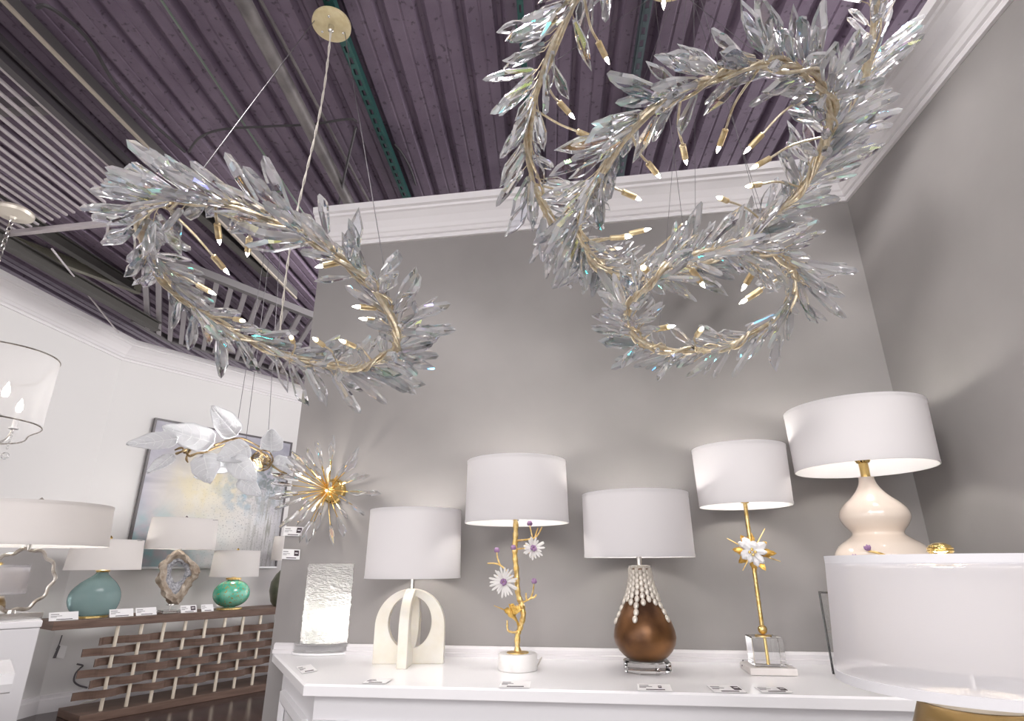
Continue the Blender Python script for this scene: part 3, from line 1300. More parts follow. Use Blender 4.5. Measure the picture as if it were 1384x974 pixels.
mb.lathe([(0.014, z1 + 0.002), (0.014, zl - 0.03), (0.010, zl - 0.025)], B, 16)
sk = mb.build('socket', polished_gold, t)
mb = MB()
mb.ball(V((B.x, B.y, zl)), 0.02, 10, sz=1.2)
mb.build('bulb', emitter('column_bulb', (1, 0.96, 0.88), 60), sk)
lit(t, B, zl, 6.5, 0.03, (1, 0.97, 0.92))
cordline(t, [V((B.x, B.y, CZ + 0.012)) + WD * hw * 0.9, on_top(487, 877) + V((0, 0, 0.004)), on_top(500, 877) + V((0, 0, 0.003)), on_top(512, 876) + V((0, 0, 0.003))], steel_pale)

# ---- 2 alabaster arch lamp
B = on_top(552, 896)
t = thing('arch_lamp', B, 'table lamp of two crossed cream alabaster arches beside the glass column', 'table lamp')
alab = noisy('alabaster', (0.84, 0.79, 0.68), (0.90, 0.87, 0.79), scale=14, rough=0.35, detail=6, Subsurface_Weight=0.25, Subsurface_Radius=(0.02, 0.018, 0.012))
zt = zy(B, 795)
Hh = zt - CZ
hw = msz(B, CZ + 0.1, 47)
th = 0.032


def arch(ang, nm):
    Ko = 40
    outl, hole = [], []
    zs = CZ + Hh - hw
    for i in range(Ko + 1):
        a = PI * i / Ko
        outl.append((hw * math.cos(a), zs + hw * math.sin(a)))
    outl += [(-hw, CZ), (hw, CZ)]
    hz = CZ + Hh * 0.545
    ha, hb_ = hw * 0.62, Hh * 0.355
    n = len(outl)
    # match hole points to outline points by angle
    hole = []
    for x, z in outl:
        a = math.atan2((z - hz) / hb_, x / ha)
        hole.append((ha * math.cos(a), hz + hb_ * math.sin(a)))
    M = Matrix.Rotation(ang, 3, 'Z')
    # refine straight runs
    def dens(pts):
        o = []
        for i in range(len(pts)):
            a_, b2 = V((*pts[i], 0)), V((*pts[(i + 1) % len(pts)], 0))
            k = max(1, int((b2 - a_).length / 0.012))
            for j in range(k):
                q = a_.lerp(b2, j / k)
                o.append((q.x, q.y))
        return o
    outl = dens(outl)
    hole = []
    for x, z in outl:
        a = math.atan2((z - hz) / hb_, x / ha)
        hole.append((ha * math.cos(a), hz + hb_ * math.sin(a)))
    n = len(outl)
    bv = 0.003
    def P(x, y, z):
        return V((B.x, B.y, 0)) + M @ V((x, y, 0)) + V((0, 0, z))
    cz_ = CZ + Hh * 0.5
    vs_ = []
    for y in (-th / 2, th / 2):
        vs_ += [P(x, y, z) for x, z in outl]
        vs_ += [P(x, y, z) for x, z in hole]
    fs = []
    for i in range(n):
        j = (i + 1) % n
        fs.append((i, j, n + j, n + i))
        fs.append((2 * n + j, 2 * n + i, 3 * n + i, 3 * n + j))
        fs.append((j, i, 2 * n + i, 2 * n + j))
        fs.append((n + i, n + j, 3 * n + j, 3 * n + i))
    mb = MB()
    mb.add(vs_, fs)
    o = mb.build(nm, alab, t)
    bm_ = o.modifiers.new('Bevel', 'BEVEL')
    bm_.width = 0.0025
    bm_.segments = 2
    bm_.limit_method = 'ANGLE'
    return o


front = on_top(534, 911) - B
a2 = math.atan2(front.y, front.x)
arch(a2 + PI / 2 + 0.02, 'arch_slab')
arch(a2, 'arch_slab')
s_, zst, zsb, _, _ = shade(t, B, 690, 60.5, 781, 64)
rod(t, B, zt - 0.004, zsb + 0.02, 0.0075, nickel)
lampsocket(t, B, zsb, zst, zt)
finial(t, B, zst, nickel, r=0.004)

# ---- 3 gold branch lamp with flowers and a bird
B = on_top(699.8, 905)
t = thing('branch_lamp', B, 'gold branch lamp with two shell flowers and a small bird on round marble base', 'table lamp')
marble = noisy('white_marble', (0.80, 0.77, 0.74), (0.88, 0.86, 0.84), scale=18, rough=0.4, detail=8, lo=0.35, hi=0.5)
hw = msz(B, CZ, 26.5)
zc_ = zy(B, 882)
mb = MB()
mb.lathe([(hw * 0.97, CZ + 0.0005), (hw, CZ + 0.003), (hw, zc_ - 0.003), (hw * 0.97, zc_)], B, 48)
mb.build('marble_base', marble, t)
mb = MB()
mb.lathe([(0.034, zc_), (0.034, zc_ + 0.003), (0.012, zc_ + 0.005), (0.009, zc_ + 0.014)], B, 32)
mb.build('gold_plate', gold, t)


def bp_(px, py, off=0.0):
    return onto(B, px, py, off)


stem_px = [(699.5, 882), (699.5, 859), (703, 848), (707.3, 831), (704.7, 817), (699.8, 800), (698.3, 775), (696.3, 754), (696, 737), (697, 718), (697, 700)]
sp = spline([bp_(*q) for q in stem_px], 6)
mb = MB()
mb.tube(sp, [0.0085 + 0.0012 * math.sin(i * 1.7) for i in range(len(sp))], 10)
stem = mb.build('stem', gold, t)


def twig(pts, r=0.0036):
    mb = MB()
    q = spline([bp_(*p) for p in pts], 5)
    mb.tube(q, [r * (1 - 0.45 * i / len(q)) + 0.0004 * math.sin(i * 2.3) for i in range(len(q))], 7)
    return mb.build('twig', gold, t)


t1 = twig([(696, 731), (703, 730, 0.012), (712, 729, 0.025), (722, 727, 0.03), (728, 721, 0.03), (732.6, 712, 0.03)])
twig([(723, 726, 0.03), (725, 719, 0.03), (727, 713, 0.03)], 0.0026)
twig([(720, 728, 0.03), (718, 719, 0.032), (716, 710, 0.034)], 0.0028)
t2 = twig([(698.5, 788), (690, 778, 0.015), (684, 770, 0.02), (675, 763, 0.02), (667, 761, 0.02), (659, 761, 0.02)])
twig([(676, 764, 0.02), (672.5, 754, 0.022), (671.5, 746, 0.024)], 0.003)
twig([(704.8, 815), (710, 812, 0.01), (717, 808, 0.015), (720.5, 798, 0.018), (721.5, 789, 0.02)])
twig([(717, 808, 0.015), (722, 807, 0.02), (725, 803, 0.022)], 0.004)
twig([(712, 811, 0.012), (711, 805, 0.014), (711, 801, 0.016)], 0.0036)
twig([(701, 852), (697, 854, 0.012), (690, 853.5, 0.02), (686, 850, 0.022), (685.5, 838, 0.022)], 0.0042)
for q in ((716, 707.5, 0.035), (671.5, 743.5, 0.026), (722, 785.5, 0.021), (694, 740, 0.014)):
    mb = MB()
    c = bp_(*q)
    for k in range(5):
        a = k * 2.4
        mb.ball(c + V((math.cos(a) * 0.004, math.sin(a) * 0.004, 0.003 * (k % 2))), 0.005, 6, sz=1.3)
    mb.build('amethyst_bud', amethyst, t)
shell = principled('shell_white', (0.84, 0.82, 0.79), 0.3)


def flower(c, d, r, n, mat, seed, wd=0.004):
    """spiky petals about axis d"""
    R_ = random.Random(seed)
    M = frame3(d)
    mbs = []
    for k in range(n):
        a = 2 * PI * k / n + R_.uniform(-0.12, 0.12)
        el = R_.uniform(0.05, 0.45)
        pd = (M @ V((math.cos(a) * math.cos(el), math.sin(a) * math.cos(el), math.sin(el)))).normalized()
        ll = r * R_.uniform(0.8, 1.1)
        mb = MB()
        mb.lathe([(wd * 0.5, r * 0.12), (wd, r * 0.5), (wd * 0.8, ll * 0.9), (wd * 0.2, ll)], c, 6, sx=1.0, sy=0.5, M=frame3(pd, M @ V((0, 0, 1))), smooth=False)
        mb.build('petal', mat, t)
    mb = MB()
    for k in range(7):
        a = k * 2.4
        q = c + M @ V((math.cos(a) * 0.006, math.sin(a) * 0.006, 0.008 + 0.003 * (k % 3)))
        mb.ball(q, 0.005, 5)
    mb.build('flower_heart', amethyst, t)
    mb = MB()
    for k in range(5):
        a = 2 * PI * k / 5
        pd = (M @ V((math.cos(a), math.sin(a), -0.35))).normalized()
        mb.lathe([(0.001, 0), (0.006, r * 0.35), (0.0008, r * 0.72)], c - M @ V((0, 0, 0.004)), 6, sx=1, sy=0.3, M=frame3(pd, M @ V((0, 0, 1))))
    mb.build('calyx', gold, t)


fv = -facing(B)
flower(bp_(720, 741, 0.045), fv + V((0.25, 0, 0.1)), 0.038, 20, shell, 5)
flower(bp_(681, 786, 0.045), fv + V((-0.1, 0, -0.05)), 0.045, 22, shell, 6)
twig([(697.5, 742), (706, 741, 0.02), (716, 741, 0.036)], 0.003)
twig([(698.5, 782), (690, 784, 0.02), (684, 786, 0.036)], 0.003)
# humming bird
bc = [bp_(683, 824, 0.03), bp_(687, 825, 0.03), bp_(691, 829, 0.03), bp_(695, 834, 0.028), bp_(700, 841, 0.024)]
mb = MB()
mb.tube(spline(bc, 4), [0.003, 0.0065, 0.009, 0.0085, 0.008, 0.009, 0.0105, 0.0115, 0.0115, 0.011, 0.0095, 0.008, 0.0065, 0.005, 0.004, 0.003, 0.002], 10)
mb.ball(bp_(685.5, 825, 0.031), 0.009, 8)
bird = mb.build('bird', bird_gold, t)
mb = MB()
mb.tube([bp_(683, 824.5, 0.032), bp_(667.5, 818, 0.036)], [0.0022, 0.0008], 6)
mb.build('beak', bird_gold, bird)
for sgn, tipq, off in ((1, (688, 816), 0.06), (1, (710, 820), 0.0)):
    root_ = bp_(693, 832, 0.036 if off > 0.03 else 0.022)
    tp = bp_(tipq[0], tipq[1], off)
    mb = MB()
    ax_ = (tp - root_)
    sidev = ax_.cross(fv).normalized()
    for k in range(6):
        q = root_ + ax_ * (0.15 + 0.14 * k)
        e_ = q + (ax_.normalized() * 0.5 + sidev * (-1 if tipq[0] < 700 else 1) * -1 + V((0, 0, -0.4))).normalized() * (0.026 - 0.002 * k)
        mb.lathe([(0.001, 0), (0.0045, (e_ - q).length * 0.5), (0.0006, (e_ - q).length)], q, 6, sx=1, sy=0.3, M=frame3(e_ - q, fv))
    mb.tube([root_, root_ + ax_], [0.004, 0.0015], 6)
    mb.build('wing', bird_gold, bird)
mb = MB()
for k in range(3):
    mb.tube([bp_(699, 840, 0.024), bp_(700 + k * 1.5, 846 - k, 0.02)], [0.003, 0.0012], 6)
mb.build('tail', bird_gold, bird)
s_, zst, zsb, _, _ = shade(t, B, 624, 66, 707, 70)
lampsocket(t, B, zsb, zst, zy(B, 704))
mb = MB()
for k in range(5):
    a = k * 2.4
    mb.ball(V((B.x + math.cos(a) * 0.006, B.y + math.sin(a) * 0.006, zst + 0.004 + 0.003 * (k % 2))), 0.006, 6)
mb.build('finial', amethyst, t)
cordline(t, [V((B.x, B.y, CZ + 0.01)) + WD * hw * 0.98, on_top(735, 885) + V((0, 0, 0.003)), on_top(742, 888) + V((0, 0, 0.003)), on_top(750, 884) + V((0, 0, 0.003))], steel_pale, 0.002)

# ---- 4 bronze gourd lamp with pebble collar
B = on_top(875, 907)
t = thing('bronze_gourd_lamp', B, 'bronze brown gourd lamp with silvery pebble collar on a cut crystal base', 'table lamp')
bronze = noisy('mottled_bronze', (0.060, 0.024, 0.010), (0.30, 0.14, 0.048), scale=7, rough=0.30, metal=0.55, detail=5, lo=0.32, hi=0.70)
hw = msz(B, CZ, 33)
zb0 = zy(B, 891)
mb = MB()
mb.lathe([(hw * 0.94, CZ + 0.0005), (hw, CZ + 0.005), (hw, zb0 - 0.004), (hw * 0.93, zb0)], B, 8, smooth=False, rot=0.3)
mb.build('crystal_base', acrylic, t)
P4 = [(22, 890.8), (29, 886), (35, 879), (40, 870), (41.5, 860), (40, 850), (36, 838), (30, 826), (24, 814), (19, 802), (15.5, 790), (13.5, 778), (13, 766), (13, 764)]
pr_ = prof(B, P4)
mb = MB()
mb.lathe(pr_, B, 64)
mb.build('gourd_body', bronze, t)


def rad_at(z):
    for (r0, z0), (r1_, z1_) in zip(pr_, pr_[1:]):
        if z0 <= z <= z1_:
            return r0 + (r1_ - r0) * (z - z0) / (z1_ - z0)
    return pr_[-1][0]


peb = noisy('silver_pebbles', (0.58, 0.52, 0.43), (0.84, 0.80, 0.74), scale=120, rough=0.3, metal=0.35)
R_ = random.Random(4)
pebbles = []
nst = 18
ztop = zy(B, 766)
for k in range(nst):
    a0 = 2 * PI * k / nst
    ln = (0.085, 0.10, 0.15, 0.09, 0.11, 0.155, 0.10)[k % 7] * 0.98
    z = ztop - (0.0075 if k % 2 else 0)
    i = 0
    while ztop - z < ln:
        h = 0.0165 * (1 + 0.22 * min(1, (ztop - z) / 0.1))
        z -= h * 0.5
        pebbles.append((a0 + (i % 2) * 0.02, z, h))
        z -= h * 0.42
        i += 1
pebbles.sort(key=lambda q: (math.cos(q[0] + PI / 2), 0))
me_ = None
for a, z, h in pebbles[:0]:
    pass
src_mb = MB()
src_mb.ball(V((0, 0, 0)), 0.5, 6, sx=0.74, sy=0.55, sz=1.0)
pm = src_mb.mesh('pebble', peb)
vis = [q for q in pebbles if math.sin(q[0]) < 0.35]
hid = [q for q in pebbles if math.sin(q[0]) >= 0.35]
vis.sort(key=lambda q: math.sin(q[0]))
clus = MB()
for i, (a, z, h) in enumerate(vis + hid):
    r_ = rad_at(z) + h * 0.12
    sl = math.atan2(rad_at(z - 0.01) - rad_at(z + 0.01), 0.02)
    Rm = (Matrix.Rotation(a, 4, 'Z') @ Matrix.Rotation(-sl, 4, 'Y') @ Matrix.Rotation(PI / 2, 4, 'Z'))
    M = Matrix.Translation(V((B.x + r_ * math.cos(a), B.y + r_ * math.sin(a), z))) @ Rm @ Matrix.Scale(h * 1.12, 4)
    if i < 98:
        o = bpy.data.objects.new('pebble', pm)
        COL.objects.link(o)
        o.parent = t
        o.matrix_local = Matrix.Translation(-t.location) @ M
    else:
        clus.add([M @ vv.co for vv in pm.vertices], [tuple(pp.vertices) for pp in pm.polygons], True)
if clus.v:
    o = clus.build('pebble_collar', peb, t)
    o['kind'] = 'stuff'
mb = MB()
mb.lathe([(pr_[-1][0] * 1.08, ztop - 0.004), (pr_[-1][0] * 1.12, ztop + 0.004), (pr_[-1][0] * 0.7, ztop + 0.006)], B, 24)
mb.build('collar_cap', peb, t)
s_, zst, zsb, _, _ = shade(t, B, 668, 70, 753, 73)
rod(t, B, ztop, zsb + 0.02, 0.0085, nickel)
lampsocket(t, B, zsb, zst, ztop)

# ---- 5 slim gold lamp with quartz flower
B = on_top(1036, 896)
t = thing('quartz_flower_lamp', B, 'slim gold stick lamp with a quartz flower on a clear cube and white slab', 'table lamp')
slab = [on_top(1003, 889), on_top(1031, 913), on_top(1079, 914), on_top(1050, 888)]
slab_m = noisy('cream_slab', (0.78, 0.73, 0.70), (0.84, 0.80, 0.77), scale=20, rough=0.45)
cen = on_top(1038.5, 908)
B = cen.copy()
t.location = B
mb = MB()
e1, e2 = (slab[2] - slab[1]), (slab[0] - slab[1])
ang = math.atan2(e1.y, e1.x)
MR = Matrix.Rotation(ang, 3, 'Z')
zs_ = CZ + 0.019
mb.box(V((B.x, B.y, CZ + 0.010)), 0.130, 0.130, 0.018, MR, 0.002)
mb.build('slab_base', slab_m, t)
cs = 0.088
zc_ = zs_ + 0.078
mb = MB()
mb.box(V((B.x, B.y, (zs_ + zc_) / 2 + 0.0003)), cs, cs, zc_ - zs_, MR, 0.003)
mb.build('clear_cube', acrylic, t)
mb = MB()
mb.lathe([(0.005, zs_ + 0.003), (0.005, zc_ - 0.002)], B, 12)
mb.build('inner_rod', polished_gold, t)
mb = MB()
mb.lathe([(0.024, zc_ + 0.0005), (0.024, zc_ + 0.003), (0.010, zc_ + 0.004)], B, 24)
mb.ball(V((B.x, B.y, zc_ + 0.018)), 0.0135, 10)
mb.build('gold_ball', gold, t)
zsb = zy(B, 684)
mb = MB()
mb.lathe([(0.0062, zc_ + 0.02), (0.0062, zsb + 0.01), (0.012, zsb + 0.01), (0.012, zsb + 0.03)], B, 14)
mb.build('stick', gold, t)
quartz = noisy('white_quartz', (0.88, 0.87, 0.87), (0.95, 0.94, 0.94), scale=30, rough=0.25)
leafg = noisy('leaf_gold', (0.62, 0.33, 0.06), (0.85, 0.56, 0.16), scale=60, rough=0.35, metal=0.8)
fc = onto(B, 1017, 746, 0.02)
fv = -facing(B)
R_ = random.Random(12)
for k in range(10):
    a = 2 * PI * k / 10 + R_.uniform(-0.2, 0.2)
    el = R_.uniform(-0.1, 0.9)
    M0 = frame3(fv)
    d = M0 @ V((math.cos(a) * math.cos(el), math.sin(a) * math.cos(el), math.sin(el)))
    ll = R_.uniform(0.036, 0.052)
    mb = MB()
    mb.lathe([(0.004, 0.002), (0.014, ll * 0.35), (0.016, ll * 0.75), (0.006, ll)], fc, 6, sx=1, sy=0.6, M=frame3(d, V((R_.random(), R_.random(), 1))), smooth=False)
    mb.build('quartz_petal', quartz, t)
for k in range(12):
    a = 2 * PI * k / 12 + R_.uniform(-0.2, 0.2)
    el = R_.uniform(-0.5, 0.35)
    d = (M0 @ V((math.cos(a) * math.cos(el), math.sin(a) * math.cos(el), math.sin(el)))).normalized()
    ll = R_.uniform(0.055, 0.078)
    mb = MB()
    if k % 3 == 2:
        mb.tube([fc, fc + d * ll * 1.15], [0.0022, 0.0012], 6)
        mb.build('gold_twig', gold, t)
        continue
    Mf = frame3(d, M0 @ V((0, 0, 1)))
    n_ = 8
    lf = []
    for j in range(n_ + 1):
        q = j / n_
        wv = 0.011 * math.sin(PI * q) ** 0.8 * (1 + 0.25 * (j % 2))
        lf.append((q * ll, wv, 0.004 * math.sin(q * 3)))
    vs_ = []
    for z_, wv, bz in lf:
        vs_ += [fc + Mf @ V((-wv, bz, z_)), fc + Mf @ V((0, bz - 0.003, z_)), fc + Mf @ V((wv, bz, z_))]
    fs = []
    for j in range(n_):
        fs += [(3 * j, 3 * j + 1, 3 * j + 4, 3 * j + 3), (3 * j + 1, 3 * j + 2, 3 * j + 5, 3 * j + 4)]
    mb.add(vs_, fs, True)
    o = mb.build('gold_leaf', leafg, t)
    sl_ = o.modifiers.new('Solidify', 'SOLIDIFY')
    sl_.thickness = 0.0015
for a in range(4):
    mb = MB()
    q = fc + fv * 0.03 + M0 @ V((math.cos(a * 1.6) * 0.008, math.sin(a * 1.6) * 0.008, 0))
    mb.ball(q, 0.005, 6)
    mb.build('stamen', polished_gold, t)
s_, zst, zsb, _, _ = shade(t, B, 606, 59.5, 684, 59.5)
lampsocket(t, B, zsb, zst, zsb + 0.02)
cordline(t, [V((B.x, B.y, CZ + 0.012)) + MR @ V((-0.066, 0.03, 0)), on_top(1005, 884) + V((0, 0, 0.003)), on_top(998, 886) + V((0, 0, 0.003)), on_top(992, 889) + V((0, 0, 0.003)), on_top(1004, 882) + V((0, 0, 0.003))], steel_dark, 0.0022)

# ---- 6 clear riser and pale double gourd lamp
A = on_top(1125, 911)
q1 = (on_top(1193, 924.5) - A)
ang = math.atan2(q1.y, q1.x)
zr = zy(A, 799)
Sx = 0.275
MR = Matrix.Rotation(ang, 3, 'Z')
ctr = A + MR @ V((Sx / 2, Sx / 2, 0))
tr = thing('clear_riser', V((ctr.x, ctr.y, CZ)), 'clear acrylic riser box under the pale double gourd lamp', 'display riser')
tk = 0.005
for nm, c, sx, sy, sz in (('side_sheet', (0, -Sx / 2 + tk / 2, (zr - CZ - tk) / 2), Sx, tk, zr - CZ - tk - 0.0006), ('side_sheet', (0, Sx / 2 - tk / 2, (zr - CZ - tk) / 2), Sx, tk, zr - CZ - tk - 0.0006),
                          ('side_sheet', (-Sx / 2 + tk / 2, 0, (zr - CZ - tk) / 2), tk, Sx - 2 * tk - 0.0006, zr - CZ - tk - 0.0006), ('side_sheet', (Sx / 2 - tk / 2, 0, (zr - CZ - tk) / 2), tk, Sx - 2 * tk - 0.0006, zr - CZ - tk - 0.0006),
                          ('top_sheet', (0, 0, zr - CZ - tk / 2), Sx, Sx, tk)):
    mb = MB()
    mb.box(V((ctr.x, ctr.y, CZ + 0.0005)) + MR @ V(c), sx, sy, sz, MR, 0.0006)
    mb.build(nm, acrylic, tr)
B = V((ctr.x - 0.02, ctr.y - 0.02, zr))
t = thing('double_gourd_lamp', B, 'pale pink ceramic double gourd lamp on clear riser at counter right end', 'table lamp')
blush = principled('blush_glaze', (0.80, 0.69, 0.59), 0.12, 0.0, Coat_Weight=0.6, Coat_Roughness=0.05)
P6 = [(22, 792), (30, 787), (46, 777), (56, 766), (58, 756), (56, 746), (49, 736), (38, 728), (31, 722), (32, 717), (38, 709), (42, 699), (40, 689), (33, 680), (24, 672), (16, 663), (11, 654), (9.5, 648), (9.5, 645)]
z0_ = zr + 0.018
pr6 = prof(B, P6)
pr6 = [(r_, max(z_, z0_ + 0.0005 * i)) for i, (r_, z_) in enumerate(pr6)]
mb = MB()
mb.lathe(spl := [(q.x, q.y) for q in spline([V((r_, z_, 0)) for r_, z_ in pr6], 4)], B, 64)
mb.build('gourd_body', blush, t)
mb = MB()
rb_ = pr6[0][0]
mb.lathe([(rb_ * 1.25, zr + 0.0005), (rb_ * 1.3, zr + 0.005), (rb_ * 1.0, zr + 0.012), (rb_ * 1.05, z0_)], B, 32)
mb.build('gold_foot', gold, t)
s_, zst, zsb, _, _ = shade(t, B, 553, 84, 634, 85)
zn = pr6[-1][1]
mb = MB()
mb.lathe([(0.013, zn - 0.002), (0.013, zsb + 0.018), (0.018, zsb + 0.02), (0.021, zsb + 0.026), (0.018, zsb + 0.034), (0.010, zsb + 0.036)], B, 24)
mb.build('neck', polished_gold, t)
lampsocket(t, B, zsb, zst, zsb + 0.03)
finial(t, B, zst, nickel, r=0.006)


def surf6(a, z):
    for (r0, z0), (r1_, z1_) in zip(pr6, pr6[1:]):
        if z0 <= z <= z1_:
            return V((B.x + (r0 + 0.004) * math.cos(a), B.y + (r0 + 0.004) * math.sin(a), z))
    return V((B.x + 0.06 * math.cos(a), B.y + 0.06 * math.sin(a), z))


# little branches with amethyst buds creeping up the lower bulb
for k, (a0, pts) in enumerate(((-2.2, [(0, 786), (0.12, 778), (0.25, 768), (0.22, 758)]), (-1.75, [(0, 764), (-0.2, 757), (-0.35, 750), (-0.62, 745)]), (-0.55, [(0, 772), (0.1, 762), (0.1, 752), (0.12, 744)]), (-2.35, [(0, 780), (-0.14, 772), (-0.3, 764), (-0.34, 757)]))):
    mb = MB()
    P_ = [surf6(a0 + da, zy(B, yy)) for da, yy in pts]
    mb.tube(spline(P_, 5), 0.003, 6)
    br_ = mb.build('branch', gold, t)
    for e_ in (P_[-1],):
        mb = MB()
        for j in range(5):
            an = j * 2.4
            mb.lathe([(0.001, 0), (0.005, 0.007), (0.0042, 0.013), (0.0004, 0.018)], e_, 6, M=frame3(V((e_.x - B.x, e_.y - B.y, 0)).normalized() * 0.6 + V((math.cos(an) * 0.5, math.sin(an) * 0.5, 0.8))), smooth=False)
        mb.build('amethyst_bud', amethyst, br_)

# ---- 7 foreground lamp with double shade
Bd = 1.07
a7 = at(1318, 935, D=Bd)
B = V((a7.x, a7.y, 0))
zfin = zy(B, 752)
zt7, zb7 = zy(B, 750), zy(B, 926)
cap_z = zy(B, 941)
floor7 = 0.48
mb = MB()
ped = thing('pedestal', V((B.x, B.y, 0)), 'white pedestal in front of the counter under the double shade lamp', 'pedestal')
mb.box(V((B.x, B.y, floor7 / 2)), 0.30, 0.30, floor7, None, 0.004)
mb.build('body', cab_white, ped)
mb = MB()
mb.box(V((B.x, B.y, floor7 + 0.012)), 0.34, 0.34, 0.022, None, 0.004)
mb.build('top', top_white, ped)
t = thing('double_shade_lamp', V((B.x, B.y, floor7 + 0.0235)), 'large foreground lamp with sheer outer shade over a white inner shade', 'table lamp')
fz = floor7 + 0.0235
olive = noisy('olive_gold_swirl', (0.24, 0.155, 0.055), (0.60, 0.47, 0.28), scale=5, rough=0.3, metal=0.5, detail=6, stretch=(1, 1, 6), lo=0.45, hi=0.68)
rc = msz(B, cap_z, 66)
mb = MB()
mb.lathe([(rc * 0.9, fz), (rc * 0.95, fz + 0.012), (rc * 0.8, fz + 0.02), (rc * 1.0, fz + 0.05), (rc * 1.25, cap_z - 0.09), (rc * 1.28, cap_z - 0.07), (rc * 1.22, cap_z - 0.04), (rc * 1.05, cap_z - 0.012), (rc * 1.0, cap_z - 0.009)], B, 64)
mb.build('lamp_body', olive, t)
mb = MB()
mb.lathe([(rc * 0.98, cap_z - 0.0085), (rc * 0.99, cap_z - 0.002), (rc * 0.96, cap_z)], B, 64)
mb.build('cream_cap', noisy('cream_cap', (0.72, 0.63, 0.50), (0.80, 0.72, 0.60), scale=30, rough=0.5), t)
sheer = cloth('sheer_organza', (0.84, 0.83, 0.86), 0.45, 0.21)
inner = cloth('inner_shade', (0.86, 0.825, 0.785), 0.35)
ro_t, ro_b = msz(B, zt7, 141), msz(B, zb7, 164)
ro_b = max(ro_t * 1.01, ro_b)
th = 0.0012
mb = MB()
mb.lathe([(ro_t, zt7), (ro_b, zb7)], B, 96, caps=False)
osh = mb.build('outer_shade', sheer, t)
tape = cloth('white_binding', (0.88, 0.87, 0.89), 0.2)
for r_, z0, z1_ in ((ro_t, zt7 - 0.012, zt7), (ro_b, zb7, zb7 + 0.012)):
    mb = MB()
    mb.lathe([(r_ + 0.0008, z0), (r_ + 0.0008, z1_), (r_ - 0.0008, z1_), (r_ - 0.0008, z0), (r_ + 0.0008, z0)], B, 96, caps=False)
    mb.build('rim_tape', tape, osh)
mb = MB()
zit, zib = zt7 - 0.016, zb7 + 0.030
ri_t, ri_b = ro_t * 0.81, ro_b * 0.80
mb.lathe([(ri_t, zit), (ri_b, zib), (ri_b - 0.002, zib), (ri_t - 0.002, zit), (ri_t, zit)], B, 96, caps=False)
ish = mb.build('inner_shade', inner, t)
mb = MB()
for k in range(4):
    a = 0.3 + k * PI / 2
    mb.tube([V((B.x, B.y, zt7 - 0.012)), V((B.x + math.cos(a) * ro_t * 0.985, B.y + math.sin(a) * ro_t * 0.985, zt7 - 0.008))], 0.002, 6)
mb.lathe([(0.014, zt7 - 0.016), (0.014, zt7 - 0.008)], B, 16)
mb.build('shade_spider', polished_gold, osh)
# ribbed ball finial
zf = zt7
rf = msz(B, zf, 15.5)
pf = [(0.006, zf - 0.006), (0.006, zf + 0.002)]
for i in range(26):
    q = i / 25
    an = -1.1 + q * 2.5
    rr = rf * math.cos(an) * (1 + 0.045 * math.sin(q * 2 * PI * 6))
    pf.append((max(0.0005, rr), zf + 0.013 + rf * 0.62 * (math.sin(an) + 0.6) - 0.012))
mb = MB()
mb.lathe(pf, B, 32)
mb.build('finial', polished_gold, t)
lampsocket(t, B, zb7, zt7, cap_z)

# ---- price cards lying on the counter
def card(a, b_, c, label, dark=None, mat=card_white, group=None, parent_cat='price card', z=0.0012):
    """card from corner a along to b_ (bottom edge) and up to c, with print"""
    a, b_, c = V(a), V(b_), V(c)
    ux, uy = b_ - a, c - a
    uz = ux.cross(uy).normalized()
    if uz.dot(CAM - a) < 0:
        uz = -uz
    o0 = (a + b_ + c + (b_ + c - a)) / 4
    t = thing('price_card', o0, label, parent_cat, group)
    th_ = uz * 0.0008

    def sheet(u0, u1, v0, v1, off, mt, nm, par):
        q = [a + ux * u + uy * v_ + uz * off for u, v_ in ((u0, v0), (u1, v0), (u1, v1), (u0, v1))]
        mb = MB()
        mb.add(q + [p - th_ for p in q], [(0, 1, 2, 3), (7, 6, 5, 4), (0, 4, 5, 1), (1, 5, 6, 2), (2, 6, 7, 3), (3, 7, 4, 0)])
        return mb.build(nm, mt, par)
    s_ = sheet(0, 1, 0, 1, 0.001, mat, 'card', t)
    off = 0.0019
    sheet(0.06, 0.34, 0.70, 0.80, off, card_grey, 'print_line', s_)
    sheet(0.06, 0.44, 0.52, 0.58, off, card_grey, 'print_line', s_)
    sheet(0.06, 0.26, 0.40, 0.46, off, card_grey, 'print_line', s_)
    sheet(0.25, 0.80, 0.10, 0.18, off, card_ink, 'print_line', s_)
    if dark:
        sheet(*dark, off, card_ink, 'dark_square', s_)
        u0, u1, v0, v1 = dark
        sheet(u0 + (u1 - u0) * 0.2, u1 - (u1 - u0) * 0.2, v0 + (v1 - v0) * 0.42, v0 + (v1 - v0) * 0.6, off + 0.0004, card_white, 'square_mark', s_)
    return t


up_ = V((0, 0, 0.0015))
def flat(p):
    return on_top(*p) + up_
DK = (0.72, 0.95, 0.35, 0.85)
G = None
for (a, b_, c), lab, dk in ((((408, 911), (429, 907), (400, 902)), 'white price card lying before the glass column lamp base', None),
                            (((489, 924), (521, 924.5), (500, 918)), 'white price card on the counter below the crossed alabaster arches', None),
                            (((674, 930), (716, 930.5), (678, 921)), 'white price card on the counter in front of the marble base', None),
                            (((862, 934), (909, 935), (861, 925)), 'white price card in front of the bronze gourd lamp', (0.62, 0.72, 0.4, 0.7)),
                            (((966, 936.5), (1010, 937), (955, 927)), 'price card with purple black square left of the slim gold lamp slab', DK),
                            (((1030, 936.5), (1072, 937), (1019, 929)), 'price card with dark square in front of the slim gold lamp slab', DK),
                            (((1176, 930), (1190, 924), (1131, 917)), 'white price card at the foot of the clear riser', (0.4, 0.6, 0.15, 0.3))):
    card(flat(a), flat(b_), flat(c), lab, dk)
